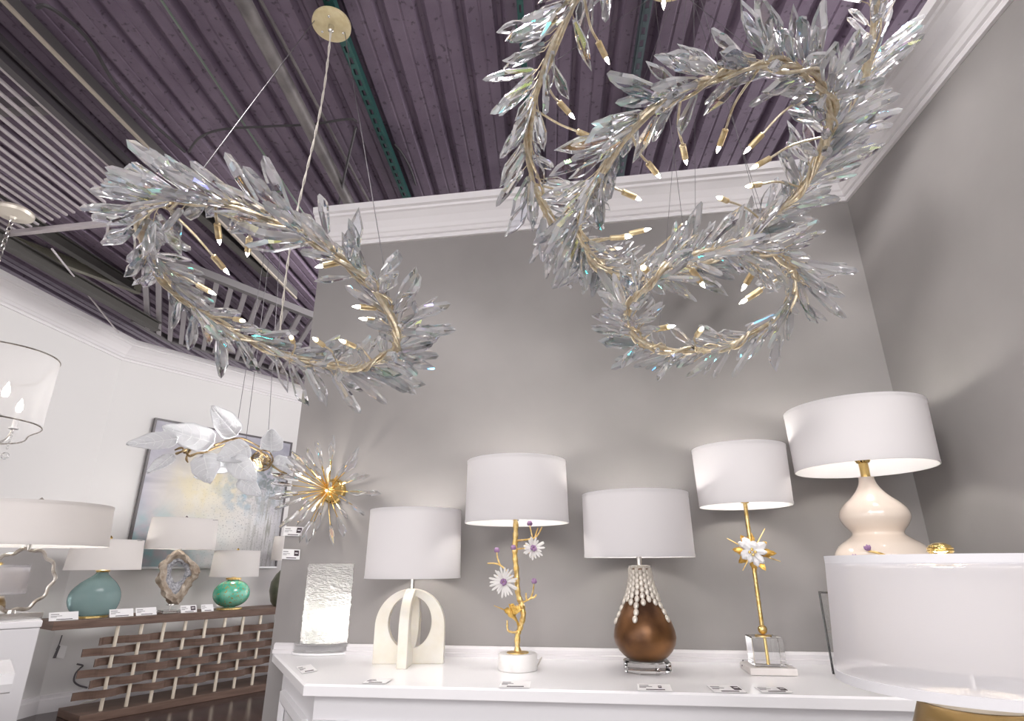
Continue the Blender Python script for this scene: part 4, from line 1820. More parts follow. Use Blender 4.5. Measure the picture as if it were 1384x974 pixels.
# cards on the wall end
for (a, b_, c), lab in ((((382.5, 723.5), (408, 724.5), (385, 711)), 'upper of two price cards on the grey wall edge under the starburst sconce'),
                        (((381, 755), (405, 756), (382, 741.5)), 'lower of two price cards on the grey wall edge')):
    card(on_wall(*a, 0.004), on_wall(*b_, 0.004), on_wall(*c, 0.004), lab, (0.68, 0.94, 0.35, 0.9))

# ---- starburst crystal sconce on the grey wall
bc = on_wall(452, 664, 0.0)
t = thing('starburst_sconce', bc, 'starburst wall sconce of crystals and gold rods on the grey wall edge', 'wall sconce')
wn = -WN
mb = MB()
mb.lathe([(0.050, 0.001), (0.050, 0.012), (0.046, 0.020), (0.040, 0.024), (0.038, 0.040), (0.026, 0.058), (0.0005, 0.066)], bc, 40, M=frame3(wn))
hub = mb.build('gold_dome', polished_gold, t)
hubc = bc + wn * 0.05
R_ = random.Random(21)
cry = Crystals()
M0 = frame3(wn)
nrod = 38
for i in range(nrod):
    # even spread over the half sphere
    q = (i + 0.5) / nrod
    el = math.asin(q * 0.94 + 0.02)
    a = i * 2.39996 + R_.uniform(-0.15, 0.15)
    d = M0 @ V((math.cos(a) * math.cos(el), math.sin(a) * math.cos(el), math.sin(el)))
    ll = R_.uniform(0.115, 0.15)
    s0 = hubc + d * 0.018
    e_ = hubc + d * ll + wn * 0.01
    mb = MB()
    mb.tube(spline([s0, hubc + d * ll * 0.55 + wn * 0.012, e_], 5), 0.0019, 6)
    mb.build('gold_rod', polished_gold, t)
    cry.put(e_ - d * 0.006, (d + V((R_.gauss(0, 0.06), R_.gauss(0, 0.06), R_.gauss(0, 0.06)))), R_.uniform(0.075, 0.10), wn + V((R_.gauss(0, 0.5), R_.gauss(0, 0.5), R_.gauss(0, 0.5))))
cry.build('crystal', t)
for px, py, off in ((400, 640, 0.17), (443, 633, 0.13), (441, 663, 0.17), (422, 690, 0.15)):
    tip = on_wall(px, py, off)
    mid = hubc.lerp(tip, 0.55)
    candle(t, hubc + (tip - hubc).normalized() * 0.01, mid, tip, r=0.0042)
lc = hubc + wn * 0.10
lit(t, lc, lc.z, 1.0, 0.008)


# ---------------------------------------------------------------- far left: console wall
def on_far(px, py, off=0.0):
    return at(px, py, plane=(bend + SN * off, SN))


# painting
PO = 0.012
tl, tr_, br_ = on_far(210.5, 567.4, PO), on_far(391, 600.7, PO), on_far(369.5, 765.0, PO)
zt_, zb_ = (tl.z + tr_.z) / 2, br_.z
x0 = tl
Lp = (V((tr_.x, tr_.y, 0)) - V((tl.x, tl.y, 0))).length
o_ = V((tl.x, tl.y, zb_))
Hp = zt_ - zb_
t = thing('painting', o_ + SD * Lp / 2 + SN * 0.02, 'large abstract landscape painting in a thin dark frame above the woven console', 'painting')
pm_ = principled('painted_canvas', (0.6, 0.6, 0.65), 0.6)
nt, N, L, b = nodes_of(pm_)
tc = N.new('ShaderNodeTexCoord')


def ramp(fac, stops):
    cr = N.new('ShaderNodeValToRGB')
    el = cr.color_ramp.elements
    el[0].position, el[0].color = stops[0][0], (*stops[0][1], 1)
    el[1].position, el[1].color = stops[-1][0], (*stops[-1][1], 1)
    for p, c in stops[1:-1]:
        e = el.new(p)
        e.color = (*c, 1)
    L.new(fac, cr.inputs[0])
    return cr.outputs[0]


def mixrgb(fac, a, b_):
    mx = N.new('ShaderNodeMix')
    mx.data_type = 'RGBA'
    if isinstance(fac, float):
        mx.inputs[0].default_value = fac
    else:
        L.new(fac, mx.inputs[0])
    for s_, q in ((6, a), (7, b_)):
        if isinstance(q, tuple):
            mx.inputs[s_].default_value = (*q, 1)
        else:
            L.new(q, mx.inputs[s_])
    return mx.outputs[2]


def noise_n(scale, detail=6, st=(1, 1, 1), loc=(0, 0, 0), dist=0.0):
    mp = N.new('ShaderNodeMapping')
    mp.inputs['Scale'].default_value = st
    mp.inputs['Location'].default_value = loc
    L.new(tc.outputs['UV'], mp.inputs[0])
    nz = N.new('ShaderNodeTexNoise')
    nz.inputs['Scale'].default_value = scale
    nz.inputs['Detail'].default_value = detail
    nz.inputs['Distortion'].default_value = dist
    L.new(mp.outputs[0], nz.inputs['Vector'])
    return nz.outputs[0]


def math_n(op, a, b_=None):
    mm = N.new('ShaderNodeMath')
    mm.operation = op
    mm.use_clamp = op != 'ADD'
    for i, q in enumerate((a, b_)):
        if q is None:
            continue
        if isinstance(q, (int, float)):
            mm.inputs[i].default_value = q
        else:
            L.new(q, mm.inputs[i])
    return mm.outputs[0]


def blob(u, v, ru, rv, soft=1.0):
    mp = N.new('ShaderNodeMapping')
    mp.inputs['Location'].default_value = (-u / ru, -v / rv, 0)
    mp.inputs['Scale'].default_value = (1 / ru, 1 / rv, 0)
    L.new(tc.outputs['UV'], mp.inputs[0])
    g = N.new('ShaderNodeTexGradient')
    g.gradient_type = 'SPHERICAL'
    L.new(mp.outputs[0], g.inputs[0])
    return g.outputs[1]


base = ramp(noise_n(3.0, 8, (1, 1.4, 1), dist=0.8), [(0.30, (0.27, 0.27, 0.33)), (0.48, (0.44, 0.43, 0.49)), (0.62, (0.58, 0.57, 0.61)), (0.75, (0.44, 0.47, 0.54))])
c_ = mixrgb(math_n('MULTIPLY', blob(0.42, 0.52, 0.42, 0.50), 1.1), base, (0.74, 0.68, 0.52))
c_ = mixrgb(math_n('MULTIPLY', blob(0.62, 0.18, 0.65, 0.5), 1.0), c_, (0.70, 0.69, 0.66))
tealf = math_n('MULTIPLY', blob(0.05, 0.12, 0.6, 0.35), ramp(noise_n(9, 6), [(0.42, (0, 0, 0)), (0.6, (1, 1, 1))]))
c_ = mixrgb(tealf, c_, (0.28, 0.52, 0.54))
yel = math_n('MULTIPLY', blob(0.42, 0.60, 0.3, 0.32), ramp(noise_n(8, 6, (1.5, 1, 1)), [(0.45, (0, 0, 0)), (0.6, (1, 1, 1))]))
c_ = mixrgb(yel, c_, (0.70, 0.62, 0.40))
blu = math_n('MULTIPLY', blob(0.70, 0.55, 0.3, 0.3), ramp(noise_n(10, 6), [(0.45, (0, 0, 0)), (0.58, (1, 1, 1))]))
c_ = mixrgb(blu, c_, (0.33, 0.44, 0.52))
fol = math_n('MULTIPLY', blob(0.88, 0.66, 0.36, 0.30), ramp(noise_n(26, 8, dist=0.6), [(0.46, (0, 0, 0)), (0.56, (1, 1, 1))]))
c_ = mixrgb(fol, c_, (0.16, 0.20, 0.20))
trk = math_n('MULTIPLY', blob(0.90, 0.30, 0.22, 0.6), ramp(noise_n(10, 6, (6, 0.5, 1)), [(0.50, (0, 0, 0)), (0.58, (1, 1, 1))]))
c_ = mixrgb(trk, c_, (0.33, 0.33, 0.30))
spk = math_n('MULTIPLY', blob(0.75, 0.3, 0.6, 0.7), ramp(noise_n(90, 2), [(0.62, (0, 0, 0)), (0.66, (1, 1, 1))]))
c_ = mixrgb(spk, c_, (0.25, 0.25, 0.26))
L.new(c_, b.inputs['Base Color'])
mb = MB()
UZ = V((0, 0, 1))
dep = SN * 0.025
mb.add([o_ + dep, o_ + SD * Lp + dep, o_ + SD * Lp + UZ * Hp + dep, o_ + UZ * Hp + dep, o_, o_ + SD * Lp, o_ + SD * Lp + UZ * Hp, o_ + UZ * Hp],
       [(0, 1, 2, 3), (7, 6, 5, 4), (0, 4, 5, 1), (1, 5, 6, 2), (2, 6, 7, 3), (3, 7, 4, 0)])
cv = mb.build('canvas', pm_, t)
uv = cv.data.uv_layers.new(name='uv')
for poly_ in cv.data.polygons:
    for li in poly_.loop_indices:
        p_ = cv.data.vertices[cv.data.loops[li].vertex_index].co + t.location
        q_ = p_ - o_
        uv.data[li].uv = (q_.dot(SD) / Lp, q_.z / Hp)
fr_m = principled('dark_grey_frame', (0.12, 0.11, 0.115), 0.4, 0.3)
FM = Matrix((SD, SN, UZ)).transposed()
for c, sx_, sz_ in ((SD * Lp / 2 + UZ * (Hp + 0.009), Lp + 0.036, 0.018), (SD * Lp / 2 - UZ * 0.009, Lp + 0.036, 0.018), (-SD * 0.009 + UZ * Hp / 2, 0.018, Hp), (SD * (Lp + 0.009) + UZ * Hp / 2, 0.018, Hp)):
    mb = MB()
    mb.box(o_ + c + SN * 0.016, sx_, 0.036, sz_, FM, 0.002)
    mb.build('frame_bar', fr_m if c.z > 0.0 else principled('silver_frame', (0.62, 0.62, 0.62), 0.3, 0.6), t)

# ---- woven console
cp0 = at(354.8, 934.1, Z=0.0)
CN = SN
cons_plane = (cp0, CN)


def on_con(cx, cyy, off=0.0):
    """crop pixel of the console front"""
    return at(60 + cx * 0.2312, 800 + cyy * 0.2312, plane=(cp0 + CN * off, CN))


wood = noisy('brown_oak', (0.105, 0.060, 0.042), (0.185, 0.115, 0.085), scale=6, rough=0.5, detail=8, stretch=(1, 1, 9), lo=0.3, hi=0.7)
pa = on_con(45, 215)
s_left = (pa - cp0).dot(SD)
s_right = 1.15
ztop_f = on_con(700, 150).z + 0.022
ztop_b = ztop_f - 0.055
CD = 0.40                                              # depth of the top
t = thing('woven_console', cp0 + SD * (s_left + s_right) / 2 - CN * 0.2, 'low brown console table with woven slat front below the painting', 'console table')
CM = Matrix((SD, CN, UZ)).transposed()


def con(s, back, z):
    q = cp0 + SD * s - CN * back
    return V((q.x, q.y, z))


mb = MB()
mb.box(con((s_left + s_right) / 2, CD / 2, (ztop_f + ztop_b) / 2), s_right - s_left, CD, ztop_f - ztop_b, CM, 0.004)
mb.build('console_top', wood, t)
s_b0 = (on_con(205, 745) - cp0).dot(SD)
zb1 = 0.052
mb = MB()
mb.box(con((s_b0 + s_right) / 2, CD / 2 + 0.01, zb1 / 2), s_right - s_b0, CD, zb1, CM, 0.004)
mb.build('console_base', wood, t)
rod_s = [(on_con(x, 180, -0.06) - cp0).dot(SD) for x in (435, 575, 705, 830, 945, 1055, 1155, 1260)]
dS = (rod_s[-1] - rod_s[0]) / 7
rod_s = [rod_s[0] + dS * k for k in range(-1, 13)]
rodback = 0.06
rod_m = principled('champagne_rod', (0.74, 0.66, 0.54), 0.35, 0.5)
for k, s in enumerate(rod_s[1:]):
    mb = MB()
    mb.tube([con(s, rodback, zb1 + 0.0005), con(s, rodback, ztop_b - 0.0005)], 0.013, 10)
    mb.build('rod', rod_m, t)
rows = [(on_con(1300, y, -0.06).z) for y in (200, 243, 292, 343, 394, 446)]
z0r, z5r = rows[0], rows[-1]
starts = [320, 228, 288, 198, 258, 168]
for i in range(6):
    z = z0r + (z5r - z0r) * i / 5
    yy = (268, 352, 405, 480, 535, 610)[i]
    s0 = (on_con(starts[i], yy, -0.06) - cp0).dot(SD)
    mb = MB()
    n_ = 150
    hb = abs(z0r - z5r) / 5 * 0.37
    th = 0.010
    vs_ = []
    for j in range(n_ + 1):
        s = s0 + (s_right - 0.05 - s0) * j / n_
        # in front of every second rod, behind the ones between
        ph = (s - rod_s[1]) / dS * PI + (0 if i % 2 else PI)
        wv = math.cos(ph)
        off = -(0.0245) * math.copysign(abs(wv) ** 0.6, wv)
        for dy, dz in ((-th / 2, -hb), (th / 2, -hb), (th / 2, hb), (-th / 2, hb)):
            vs_.append(con(s, rodback + off + dy, z + dz))
    fs = [(3, 2, 1, 0), tuple(n_ * 4 + q for q in (0, 1, 2, 3))]
    for j in range(n_):
        for q in range(4):
            q2 = (q + 1) % 4
            fs.append((j * 4 + q, j * 4 + q2, j * 4 + 4 + q2, j * 4 + 4 + q))
    mb.add(vs_, fs)
    mb.build('woven_board', wood, t)
ZC = ztop_f


def con_top(px, py):
    return at(px, py, Z=ZC)


# ---- lamps on the console
def con_at(px, back):
    """point on the console top seen in column px near row 830, back metres behind the front edge"""
    q = at(px, 830, plane=(cp0 - CN * back, CN))
    return V((q.x, q.y, ZC))


far_shade = cloth('warm_white_shade', (0.84, 0.81, 0.79), 0.32)
# smoky teal bottle
B = con_at(126, 0.17)
t = thing('teal_bottle_lamp', B, 'table lamp with smoky teal glass bottle body on console left end', 'table lamp')
teal = principled('smoky_teal_glass', (0.50, 0.68, 0.68), 0.12, 0.0, Transmission_Weight=0.85, IOR=1.3)
body_light(teal, 0.28, (0.34, 0.48, 0.48))
zg0 = zy(B, 839.5)
mb = MB()
mb.lathe([(msz(B, ZC, 17), ZC + 0.0005), (msz(B, ZC, 17), ZC + 0.012), (msz(B, ZC, 13), ZC + 0.016)], B, 32, sx=1.05, sy=0.75, rot=math.atan2(SD.y, SD.x))
mb.build('gold_foot', gold, t)
Pt = [(11, 835), (20, 831), (27, 824), (30.5, 815), (31, 806), (28.5, 797), (22, 788), (14, 781), (8.5, 776), (7, 773)]
pt_ = prof(B, Pt)
pt_ = [(r_, max(z_, ZC + 0.0165 + 0.001 * i)) for i, (r_, z_) in enumerate(pt_)]
mb = MB()
# lopsided bottle: the belly leans to the left
k_, n_ = len(pt_), 48
sm_ = spline([V((r_, z_, 0)) for r_, z_ in pt_], 4)
vs_, fs = [], []
for q in sm_:
    hh = (q.y - ZC) / (sm_[-1].y - ZC)
    sh = 0.045 * math.sin(hh * PI) * (1 if hh < 0.9 else 1)
    for j in range(n_):
        a = 2 * PI * j / n_
        vs_.append(V((B.x, B.y, q.y)) + SD * (q.x * math.cos(a) - sh * 0.35) + CN * (q.x * math.sin(a) * 0.6))
for i in range(len(sm_) - 1):
    for j in range(n_):
        j2 = (j + 1) % n_
        fs.append((i * n_ + j, i * n_ + j2, (i + 1) * n_ + j2, (i + 1) * n_ + j))
fs.append(tuple(range(n_ - 1, -1, -1)))
fs.append(tuple((len(sm_) - 1) * n_ + j for j in range(n_)))
mb.add(vs_, fs, True)
mb.build('glass_bottle', teal, t)
s_, zst, zsb, _, _ = shade(t, B, 729, 42, 770, 45.5, far_shade, n=48, sy=0.62, rot=math.atan2(SD.y, SD.x))
zn = pt_[-1][1]
mb = MB()
mb.lathe([(msz(B, zn, 7.5), zn + 0.0005), (msz(B, zn, 8.5), zn + 0.012), (msz(B, zn, 6), zn + 0.022), (0.009, zn + 0.024), (0.009, zsb + 0.02)], B, 24)
mb.build('gold_neck', gold, t)
lampsocket(t, B, zsb, zst, zsb)
finial(t, B, zst, polished_gold, r=0.016)

# agate ring
B = con_at(228, 0.17)
t = thing('geode_lamp', B, 'table lamp with rough tan stone ring around a grey geode hole', 'table lamp')
rock = noisy('tan_rock', (0.30, 0.23, 0.17), (0.60, 0.52, 0.43), scale=14, rough=0.75, detail=8, bump=0.6, bscale=40)
geode = noisy('grey_geode', (0.20, 0.20, 0.22), (0.52, 0.52, 0.55), scale=60, rough=0.35, detail=6, bump=0.8, bscale=90)
mb = MB()
mb.box(V((B.x, B.y, ZC + 0.012)), 0.14, 0.11, 0.022, CM, 0.002)
mb.build('clear_base', acrylic, t)
OUT = [(240, 742), (250, 747), (259, 757), (268, 762), (270, 772), (266, 781), (258, 790), (252, 800), (245, 812), (236, 817), (229, 815), (222, 807), (217, 797), (214, 790), (211, 782), (216, 772), (214, 765), (222, 757), (227, 750)]
MID = [(240, 753), (247, 756), (254, 762), (258, 768), (258, 776), (253, 782), (247, 789), (243, 797), (238, 803), (233, 803), (230, 796), (226, 789), (224, 782), (226, 774), (225, 768), (229, 760), (234, 756)]
INN = [(241, 761), (245, 762), (249, 767), (250, 774), (247, 781), (241, 786), (236, 787), (233, 782), (231, 775), (232, 768), (236, 763)]


def reso(poly_, n=64):
    """resample by angle about the hole centre"""
    c = V((240, 775))
    out = []
    for k in range(n):
        a = 2 * PI * k / n
        d = V((math.cos(a), math.sin(a)))
        best = 0.1
        for i in range(len(poly_)):
            p0, p1 = V(poly_[i]) - c, V(poly_[(i + 1) % len(poly_)]) - c
            e_ = p1 - p0
            den = d.x * e_.y - d.y * e_.x
            if abs(den) < 1e-9:
                continue
            tt = (p0.x * e_.y - p0.y * e_.x) / den
            uu = (p0.x * d.y - p0.y * d.x) / den
            if tt > 0 and -0.001 <= uu <= 1.001:
                best = max(best, tt)
        out.append(c + d * best)
    return out


oR, mR, iR = reso(OUT), reso(MID), reso(INN)


def bpl(q, off):
    return at(q.x, q.y, plane=(B + CN * off, CN))


def solid_ring(rings_, nm, mat, parent):
    mb = MB()
    n = 64
    vs_ = []
    for pts, off, amp in rings_:
        for k in range(n):
            p_ = bpl(pts[k], off)
            if amp:
                p_ = p_ + V([amp * noise.noise(p_ * 28 + V((i * 9, 0, 0))) for i in range(3)])
            vs_.append(p_)
    fs = []
    m_ = len(rings_)
    for r_ in range(m_):
        r2 = (r_ + 1) % m_
        for k in range(n):
            k2 = (k + 1) % n
            fs.append((r_ * n + k, r_ * n + k2, r2 * n + k2, r2 * n + k))
    mb.add(vs_, fs, True)
    return mb.build(nm, mat, parent)


def mixp(a, b_, q):
    return [x.lerp(y, q) for x, y in zip(a, b_)]


rk = solid_ring([(mR, 0.035, 0.01), (mixp(mR, oR, 0.35), 0.062, 0.022), (mixp(mR, oR, 0.75), 0.055, 0.026), (oR, 0.02, 0.02), (oR, -0.02, 0.02), (mixp(mR, oR, 0.6), -0.05, 0.02), (mR, -0.035, 0.01)], 'stone_ring', rock, t)
solid_ring([(iR, 0.012, 0.004), (mixp(iR, mR, 0.5), 0.032, 0.010), (mixp(iR, mR, 1.04), 0.030, 0.006), (mixp(iR, mR, 1.04), -0.030, 0.006), (mixp(iR, mR, 0.5), -0.03, 0.01), (iR, -0.012, 0.004)], 'geode_lining', geode, t)
zr0 = zy(B, 818)
mb = MB()
mb.lathe([(0.006, ZC + 0.024), (0.006, zr0 + 0.0), (0.03, zr0 + 0.002), (0.03, zr0 + 0.012)], B, 20)
mb.build('stand', nickel, t)
s_, zst, zsb, _, _ = shade(t, B, 701, 42, 742, 44.5, far_shade, n=48, sy=0.62, rot=math.atan2(SD.y, SD.x))
rod(t, B, zy(B, 748), zsb + 0.03, 0.008, nickel)
lampsocket(t, B, zsb, zst, zsb)
finial(t, B, zst, nickel, r=0.014)

# green egg
B = con_at(308.5, 0.17)
t = thing('green_egg_lamp', B, 'table lamp with speckled emerald green egg body on console right', 'table lamp')
egg = noisy('emerald_speckle', (0.03, 0.42, 0.26), (0.28, 0.70, 0.52), scale=7, rough=0.2, detail=3, lo=0.35, hi=0.65, Coat_Weight=0.5)
nt, N, L, b = nodes_of(egg)
src = b.inputs['Base Color'].links[0].from_socket
tc = N.new('ShaderNodeTexCoord')
vz = N.new('ShaderNodeTexNoise')
vz.inputs['Scale'].default_value = 60
L.new(tc.outputs['Object'], vz.inputs['Vector'])
L.new(mixrgb(ramp(vz.outputs[0], [(0.60, (0, 0, 0)), (0.65, (1, 1, 1))]), src, (0.45, 0.30, 0.06)), b.inputs['Base Color'])
mb = MB()
mb.lathe([(msz(B, ZC, 16), ZC + 0.0005), (msz(B, ZC, 16), ZC + 0.012), (msz(B, ZC, 12), ZC + 0.014)], B, 32)
mb.build('gold_foot', gold, t)
c_z = zy(B, 802)
rx_ = msz(B, c_z, 23)
rz_ = zy(B, 783) - c_z
lowz = ZC + 0.0145
mb = MB()
pr_ = []
for i in range(25):
    a = -PI / 2 + PI * i / 24
    z_ = c_z + math.sin(a) * (rz_ if a > 0 else min(rz_, c_z - lowz) * 1.0)
    pr_.append((max(0.045, rx_ * math.cos(a) ** 0.9 if math.cos(a) > 0 else 0.045), z_))
mb.lathe(pr_, B, 48)
mb.build('egg_body', egg, t)
zt_ = pr_[-1][1]
s_, zst, zsb, _, _ = shade(t, B, 744, 28.5, 779, 30.5, far_shade, n=48)
mb = MB()
mb.lathe([(msz(B, zt_, 9.5), zt_ + 0.0005), (msz(B, zt_, 9.5), zt_ + 0.015), (0.02, zt_ + 0.018), (0.02, zsb + 0.03)], B, 32)
mb.build('gold_neck', gold, t)
lampsocket(t, B, zsb, zst, zsb)
finial(t, B, zst, polished_gold, r=0.012)

# partly hidden lamp
B = con_at(378, 0.17)
t = thing('olive_jar_lamp', B, 'partly hidden lamp with dark olive body behind the grey wall edge', 'table lamp')
mb = MB()
pr_ = prof(B, [(10, 822), (14, 812), (17, 798), (16, 786), (11, 776), (6, 770), (4, 766)])
pr_ = [(r_, max(z_, ZC + 0.001 + 0.002 * i)) for i, (r_, z_) in enumerate(pr_)]
mb.lathe(pr_, B, 32)
mb.build('jar_body', noisy('dark_olive_glaze', (0.06, 0.065, 0.045), (0.12, 0.12, 0.085), scale=9, rough=0.3), t)
s_, zst, zsb, _, _ = shade(t, B, 725, 18.5, 757, 20, far_shade, n=48)
rod(t, B, pr_[-1][1], zsb + 0.03, 0.01, nickel)
lampsocket(t, B, zsb, zst, zsb)

# price cards standing on the console
for px, w_, lab, dk in ((88, 0.26, 'price card standing at the far left end of the console top', None), (165, 0.24, 'price card just right of the teal bottle lamp', None), (198, 0.22, 'price card between teal bottle lamp and geode lamp, nearer the geode', None),
                        (255, 0.19, 'price card with dark square right of the geode lamp', (0.62, 0.92, 0.3, 0.85)), (280, 0.15, 'narrow price card left of the green egg lamp', None)):
    a = con_at(px, 0.045) + V((0, 0, 0.0015))
    w_ *= 0.66
    card(a - SD * w_ / 2, a + SD * w_ / 2, a - SD * w_ / 2 - CN * 0.03 + V((0, 0, 0.052)), lab, dk)

# outlet cord and tag under the console
wl0 = on_far(75, 905, 0.008)
cable([on_far(84, 858, 0.01), on_far(80, 870, 0.012), on_far(76, 878, 0.012)], 0.004, steel_dark, 'grey cord dropping from the console lamp behind its left end')
t = thing('hang_tag', on_far(80, 880, 0.008), 'white hang tag with a dark clip under the console left end', 'tag')
mb = MB()
q = [on_far(76, 888, 0.010), on_far(86, 890, 0.010), on_far(91, 873, 0.010), on_far(81, 871, 0.010)]
mb.add(q + [p + SN * 0.003 for p in q], [(3, 2, 1, 0), (4, 5, 6, 7), (0, 1, 5, 4), (1, 2, 6, 5), (2, 3, 7, 6), (3, 0, 4, 7)])
mb.build('tag_card', card_white, t)
mb = MB()
q = [on_far(71, 889, 0.014), on_far(75, 889, 0.014), on_far(81.5, 873, 0.014), on_far(79, 871, 0.014)]
mb.add(q + [p + SN * 0.004 for p in q], [(3, 2, 1, 0), (4, 5, 6, 7), (0, 1, 5, 4), (1, 2, 6, 5), (2, 3, 7, 6), (3, 0, 4, 7)])
mb.build('dark_clip', steel_dark, t)
cable([on_far(104, 897, 0.03), on_far(112, 899, 0.03), on_far(108, 903, 0.03), on_far(102, 910, 0.03), on_far(100, 920, 0.03), on_far(107, 926, 0.03), on_far(118, 929, 0.03)], 0.006, steel_dark, 'coiled grey cord hanging on the white wall behind the console left side')
cable([on_far(150, 930, 0.12) * 1.0, on_far(130, 945, 0.12), on_far(112, 950, 0.14), on_far(104, 958, 0.16), on_far(112, 963, 0.16)], 0.006, steel_pale, 'pale cord lying in a loop behind the console base')

# ---------------------------------------------------------------- left pedestal with mirror lamp
PD = 2.35
pc = at(57, 838, D=PD)
zp = pc.z
pd2 = (V((pc.x, pc.y, 0)).normalized() + V((-0.10, 0, 0))).normalized()
pd1 = V((-pd2.y, pd2.x, 0))                            # front face runs to the left
t = thing('white_plinth', V((pc.x, pc.y, 0)) + pd1 * 0.3 + pd2 * 0.25, 'tall white plinth under the mirror lamp at the left picture edge', 'plinth')
cc = V((pc.x, pc.y, 0)) + pd1 * 0.32 + pd2 * 0.2
PM = Matrix((pd1, pd2, UZ)).transposed()
mb = MB()
mb.box(cc + V((0, 0, zp / 2 - 0.01)), 0.64, 0.40, zp - 0.02, PM, 0.003)
mb.build('plinth_body', cab_white, t)
mb = MB()
mb.box(cc + V((0, 0, zp - 0.0095)), 0.645, 0.405, 0.019, PM, 0.004)
mb.build('plinth_top', top_white, t)
# lower white cabinet in front
pe = at(20, 908, D=1.75)
t = thing('white_cabinet', V((pe.x - 0.2, pe.y, 0)), 'low white cabinet with a lipped top in front of the tall plinth', 'cabinet')
c2 = V((pe.x, pe.y, 0)) + pd1 * 0.3 + pd2 * 0.12
mb = MB()
mb.box(c2 + V((0, 0, pe.z / 2 - 0.02)) + pd1 * 0.02, 0.56, 0.22, pe.z - 0.04, PM, 0.003)
mb.build('cabinet_body', cab_white, t)
mb = MB()
mb.sweep([c2 + pd1 * 0.3 - pd2 * 0.12 + V((0, 0, pe.z - 0.04)), c2 - pd1 * 0.3 - pd2 * 0.12 + V((0, 0, pe.z - 0.04))], [(0, 0), (0.012, 0.004), (0.018, 0.02), (0.018, 0.04), (-0.24, 0.04), (-0.24, 0)], normals=[-pd2, -pd2])
mb.build('cabinet_top', top_white, t)

B = at(12, 838, D=PD + 0.12)
B.z = zp
t = thing('mirror_lamp', B, 'lamp with wavy edged mirror body and broad white shade on the left plinth', 'table lamp')
vd = V((B.x, B.y, 0)).normalized()
sdv = V((vd.y, -vd.x, 0))
fr = (vd * -1 + sdv * 0.25).normalized()
sdv = V((-fr.y, fr.x, 0))
if sdv.x < 0:
    sdv = -sdv
MMx = Matrix((sdv, fr, UZ)).transposed()
mb = MB()
mb.box(V((B.x, B.y, zp + 0.009)) , 0.15, 0.07, 0.017, MMx, 0.002)
mb.build('metal_base', nickel, t)
mc = V((B.x, B.y, zy(B, 783)))
mr = msz(B, mc.z, 38)
mz = (zy(B, 742) - zy(B, 826)) / 2
mirror_m = principled('mirror_glass', (0.92, 0.92, 0.92), 0.02, 1.0)
edge_m = noisy('antique_silver', (0.30, 0.26, 0.22), (0.62, 0.58, 0.53), scale=40, rough=0.35, metal=0.8)
K = 96
wv = []
for k in range(K):
    a = 2 * PI * k / K
    rr = 1 + 0.045 * math.cos(11 * a) + 0.02 * math.sin(5 * a + 1)
    wv.append((mr * rr * math.cos(a), mz * rr * math.sin(a)))
MV = Matrix((sdv, UZ, fr)).transposed()
mb = MB()
mb.prism([(x * 0.94, z * 0.94) for x, z in wv], -0.004, 0.004, MV, mc)
mb.build('mirror_body', mirror_m, t)
mb = MB()
mb.tube([mc + MV @ V((x * 0.97, z * 0.97, 0)) for x, z in wv], 0.0065, 8, closed=True)
mb.build('wavy_rim', edge_m, t)
s_, zst, zsb, _, _ = shade(t, B, 682, 84, 738, 90, far_shade, n=64)
rod(t, B, mc.z + mz * 0.97, zsb + 0.02, 0.007, nickel)
rod(t, B, zp + 0.017, mc.z - mz * 0.96, 0.012, nickel, 'stand')
lampsocket(t, B, zsb, zst, zsb)
finial(t, B, zst, edge_m, r=0.012)

# ---------------------------------------------------------------- chandelier with wavy sheer shade, left edge
can2 = at(18, 292, Z=2.80)
can2.z = 2.80
Bx = V((can2.x, can2.y, 0))
t = thing('wavy_shade_chandelier', V((Bx.x, Bx.y, zy(Bx, 560))), 'chandelier with a wavy sheer white drum shade at the left edge', 'chandelier')
mb = MB()
mb.lathe([(0.003, 2.835), (0.085, 2.835), (0.09, 2.822), (0.085, 2.806), (0.04, 2.80), (0.018, 2.793), (0.012, 2.78), (0.003, 2.78)], can2, 40)
mb.build('canopy', principled('cream_canopy', (0.82, 0.76, 0.66), 0.35, 0.3), t)
zs1, zs0 = zy(Bx, 484), zy(Bx, 574)
mb = MB()
nl = 20
ztp = zs1 + 0.05
for k in range(nl):
    z = 2.778 - (2.778 - ztp) * (k + 0.5) / nl
    a = (k % 2) * PI / 2
    hl = (2.778 - ztp) / nl * 0.62
    pts = [V((Bx.x + math.cos(a) * 0.012 * math.sin(q * 2 * PI / 12), Bx.y + math.sin(a) * 0.012 * math.sin(q * 2 * PI / 12), z + hl * math.cos(q * 2 * PI / 12))) for q in range(12)]
    mb.tube(pts, 0.0028, 5, closed=True)
ch = mb.build('chain', nickel, t)
Rm_ = msz(Bx, (zs0 + zs1) / 2, 128)
sheer2 = cloth('sheer_white_voile', (0.88, 0.87, 0.88), 0.55, 0.48)


def wav(a, z):
    r_ = Rm_ * (0.86 + 0.14 * math.cos(3 * a + 0.55))
    return V((Bx.x + r_ * math.cos(a), Bx.y + r_ * math.sin(a), z))


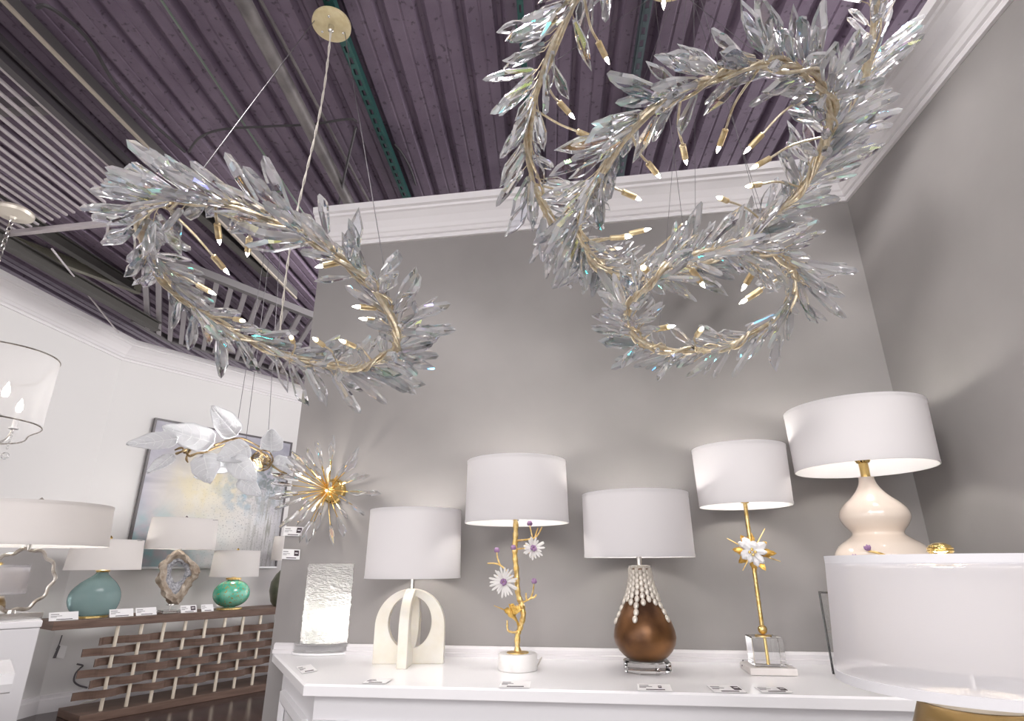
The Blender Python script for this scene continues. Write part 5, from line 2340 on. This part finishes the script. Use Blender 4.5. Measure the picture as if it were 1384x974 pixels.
K = 120
mb = MB()
vs_ = [wav(2 * PI * k / K, zs1) for k in range(K)] + [wav(2 * PI * k / K, zs0) for k in range(K)]
mb.add(vs_, [(k, (k + 1) % K, K + (k + 1) % K, K + k) for k in range(K)], True)
sh = mb.build('wavy_shade', sheer2, t)
for z in (zs1, zs0):
    mb = MB()
    mb.tube([wav(2 * PI * k / K, z) for k in range(K)], 0.0035, 6, closed=True)
    mb.build('rim_wire', edge_m, sh)
mb = MB()
mb.lathe([(0.003, ztp), (0.012, ztp - 0.01), (0.012, zs0 + 0.02), (0.03, zs0), (0.03, zs0 - 0.03), (0.012, zs0 - 0.05), (0.003, zs0 - 0.055)], Bx, 20)
mb.build('column', nickel, t)
for k in range(5):
    a = -1.35 + k * 2 * PI / 5
    d = V((math.cos(a), math.sin(a), 0))
    rr = Rm_ * 0.62
    c0 = V((Bx.x, Bx.y, 0))
    mb = MB()
    mb.tube(spline([c0 + UZ * (zs0 - 0.02) + d * 0.02, c0 + UZ * (zs0 - 0.06) + d * rr * 0.5, c0 + UZ * (zs0 - 0.03) + d * rr * 0.9, c0 + UZ * (zs0 + 0.04) + d * rr], 6), 0.006, 8)
    arm = mb.build('arm', nickel, t)
    mb = MB()
    mb.lathe([(0.022, zs0 + 0.04), (0.022, zs0 + 0.046), (0.011, zs0 + 0.05), (0.011, zs0 + 0.13)], c0 + d * rr, 14)
    mb.build('candle_sleeve', card_white, arm)
    mb = MB()
    mb.lathe([(0.010, zs0 + 0.131), (0.016, zs0 + 0.15), (0.012, zs0 + 0.175), (0.0005, zs0 + 0.205)], c0 + d * rr, 14)
    mb.build('flame_bulb', bulb_glow, arm)
    mb = MB()
    for j in range(6):
        mb.ball(c0 + d * rr + UZ * (zs0 + 0.02 - j * 0.016), 0.007, 6)
    mb.ball(c0 + d * rr + UZ * (zs0 - 0.10), 0.018, 8)
    mb.build('bead_drop', acrylic, arm)
lit(t, Bx, (zs0 + zs1) / 2, 2, 0.1)

# ---------------------------------------------------------------- glass leaf chandelier
LDm = 3.2
lc = at(310, 620, D=LDm)
t = thing('leaf_chandelier', lc, 'hanging branch chandelier of white veined glass leaves before the painting', 'chandelier')
veined = noisy('veined_glass', (0.90, 0.92, 0.93), (0.97, 0.98, 0.98), scale=50, rough=0.25, bump=0.5, bscale=120, Transmission_Weight=0.45, IOR=1.25)
body_light(veined, 0.62)
bronze_b = noisy('bronze_branch', (0.20, 0.13, 0.06), (0.46, 0.34, 0.18), scale=50, rough=0.4, metal=0.7)
lf_n = facing(lc)
lf_s = V((lf_n.y, -lf_n.x, 0))


def lp(px, py, off=0.0):
    return at(px, py, plane=(lc - lf_n * off, lf_n))


def leaf(foot, tip, wpx, off0, off1, twist=0.0, bend_=0.15):
    p0, p1 = lp(*foot, off0), lp(*tip, off1)
    ax_ = p1 - p0
    ll = ax_.length
    M = frame3(ax_, -lf_n)                              # z along the leaf, y roughly away
    M = M @ Matrix.Rotation(twist, 3, 'Z')
    hw_ = msz(lc, lc.z, wpx * 1.45) / 2
    nu, nv = 18, 6
    vs_, fs = [], []
    for i in range(nu + 1):
        q = i / nu
        wv_ = hw_ * (math.sin(PI * min(1, q ** 0.72)) ** 0.6 * (1 - 0.28 * q) + 0.03)
        wv_ *= 1 + 0.05 * math.sin(q * 14)
        for j in range(-nv, nv + 1):
            e_ = j / nv
            x = wv_ * e_
            y = 0.25 * hw_ * (abs(e_) ** 1.6) + bend_ * ll * (q - 0.5) ** 2 + 0.05 * hw_ * math.sin(q * 9 + e_ * 3)
            # raised ribs
            y += 0.0016 * math.sin(q * 60 - abs(e_) * 22) + (0.004 if j == 0 else 0)
            vs_.append(p0 + M @ V((x, y, q * ll)))
    w_ = 2 * nv + 1
    for i in range(nu):
        for j in range(w_ - 1):
            fs.append((i * w_ + j, i * w_ + j + 1, (i + 1) * w_ + j + 1, (i + 1) * w_ + j))
    mb = MB()
    mb.add(vs_, fs, True)
    o = mb.build('glass_leaf', veined, t)
    s_ = o.modifiers.new('Solidify', 'SOLIDIFY')
    s_.thickness = 0.004
    # vein lines
    mb = MB()
    mb.tube([vs_[i * w_ + nv] - lf_n * 0.004 for i in range(nu + 1)], [0.0022 * (1 - 0.7 * i / nu) for i in range(nu + 1)], 5)
    for i in range(2, nu - 3, 3):
        for sg in (-1, 1):
            mb.tube([vs_[i * w_ + nv] - lf_n * 0.004, vs_[(i + 1) * w_ + nv + sg * 3] - lf_n * 0.004, vs_[(i + 3) * w_ + nv + sg * 5] - lf_n * 0.004], 0.0011, 4)
    mb.build('veins', principled('pale_vein', (0.93, 0.94, 0.94), 0.4), o)


for a in (((240, 594), (170, 602), 19, 0.05, 0.1, 0.3), ((290, 600), (219, 578), 27, 0.0, 0.0, 0.1), ((319, 589), (285, 549), 24, 0.02, 0.05, 0.1), ((234, 617), (199, 641), 15, 0.0, 0.06, 0.5),
          ((336, 605), (292, 623), 25, 0.10, 0.14, 0.2), ((276, 616), (284, 655), 26, 0.08, 0.14, 0.1), ((312, 622), (278, 640), 24, 0.05, 0.10, 0.3), ((366, 612), (366, 580), 24, 0.0, 0.0, 0.2),
          ((314, 620), (348, 650), 22, 0.12, 0.18, 0.2), ((345, 620), (320, 651), 18, 0.0, 0.05, -0.2), ((324, 646), (354, 669), 17, 0.10, 0.12, 0.4), ((367, 626), (400, 634), 22, 0.0, 0.02, 0.3), ((291, 640), (262, 645), 14, -0.05, -0.05, 0.2)):
    leaf(*a)
R_ = random.Random(9)
for pts in ([(238, 613), (246, 610, 0.02), (258, 606, 0.0), (275, 610, -0.02), (300, 602, 0.0), (322, 597, 0.03), (340, 604, 0.05), (355, 612, 0.04), (365, 622, 0.02)],
            [(250, 608), (256, 616, 0.03), (268, 612, 0.04), (284, 613, 0.05), (300, 620, 0.04), (318, 612, 0.03), (336, 620, 0.0), (352, 626, 0.0), (364, 628, 0.02)],
            [(290, 602), (302, 597, -0.03), (312, 594, -0.02), (326, 592, 0.0), (344, 600, 0.02), (360, 610, 0.0)],
            [(258, 606), (252, 618, 0.02), (254, 625, 0.02)], [(250, 612), (246, 605, 0.02), (236, 608, 0.02)], [(316, 596), (322, 604, 0.03), (326, 612, 0.04)],
            [(336, 612), (340, 622, 0.05), (338, 632, 0.05)], [(364, 626), (378, 636, 0.02), (388, 640, 0.02)]):
    mb = MB()
    q = spline([lp(*p) for p in pts], 6)
    mb.tube(q, [0.006 * (1 - 0.3 * i / len(q)) + 0.001 * math.sin(i) for i in range(len(q))], 7)
    mb.build('branch', bronze_b, t)
# knot of twigs at the right end
for k in range(7):
    c = lp(354, 622, 0.03)
    a0 = k * 0.9
    Mk = Matrix.Rotation(a0, 3, 'Y') @ Matrix.Rotation(k * 0.7, 3, 'X')
    rr = 0.036 + 0.008 * (k % 3)
    mb = MB()
    mb.tube([c + Mk @ V((rr * math.cos(q * 2 * PI / 24), rr * math.sin(q * 2 * PI / 24), 0.006 * math.sin(q * 1.5))) for q in range(24)], 0.0038, 6, closed=True)
    mb.build('twig_loop', bronze_b, t)
ctop = V((lc.x, lc.y, 2.93))
mb = MB()
mb.lathe([(0.003, 2.956), (0.07, 2.956), (0.07, 2.94), (0.003, 2.936)], ctop, 32)
mb.build('canopy', nickel, t)
for q in ((318, 590), (332, 598), (361, 612)):
    mb = MB()
    e_ = lp(*q)
    mb.tube([V((ctop.x + (e_.x - lc.x) * 0.4, ctop.y + (e_.y - lc.y) * 0.4, 2.937)), e_], 0.0016, 5)
    mb.build('support_cable', steel_dark, t)
lq = lc - lf_n * 0.02 + UZ * 0.03
for q in ((305, 610, 0.06), (340, 628, 0.06)):
    p_ = lp(*q)
    mb = MB()
    mb.ball(p_, 0.010, 8)
    mb.build('bulb', emitter('leaf_bulb', (1, 0.97, 0.94), 10), t)
    lit(t, p_, p_.z, 7.0, 0.012, (1, 0.98, 0.96))
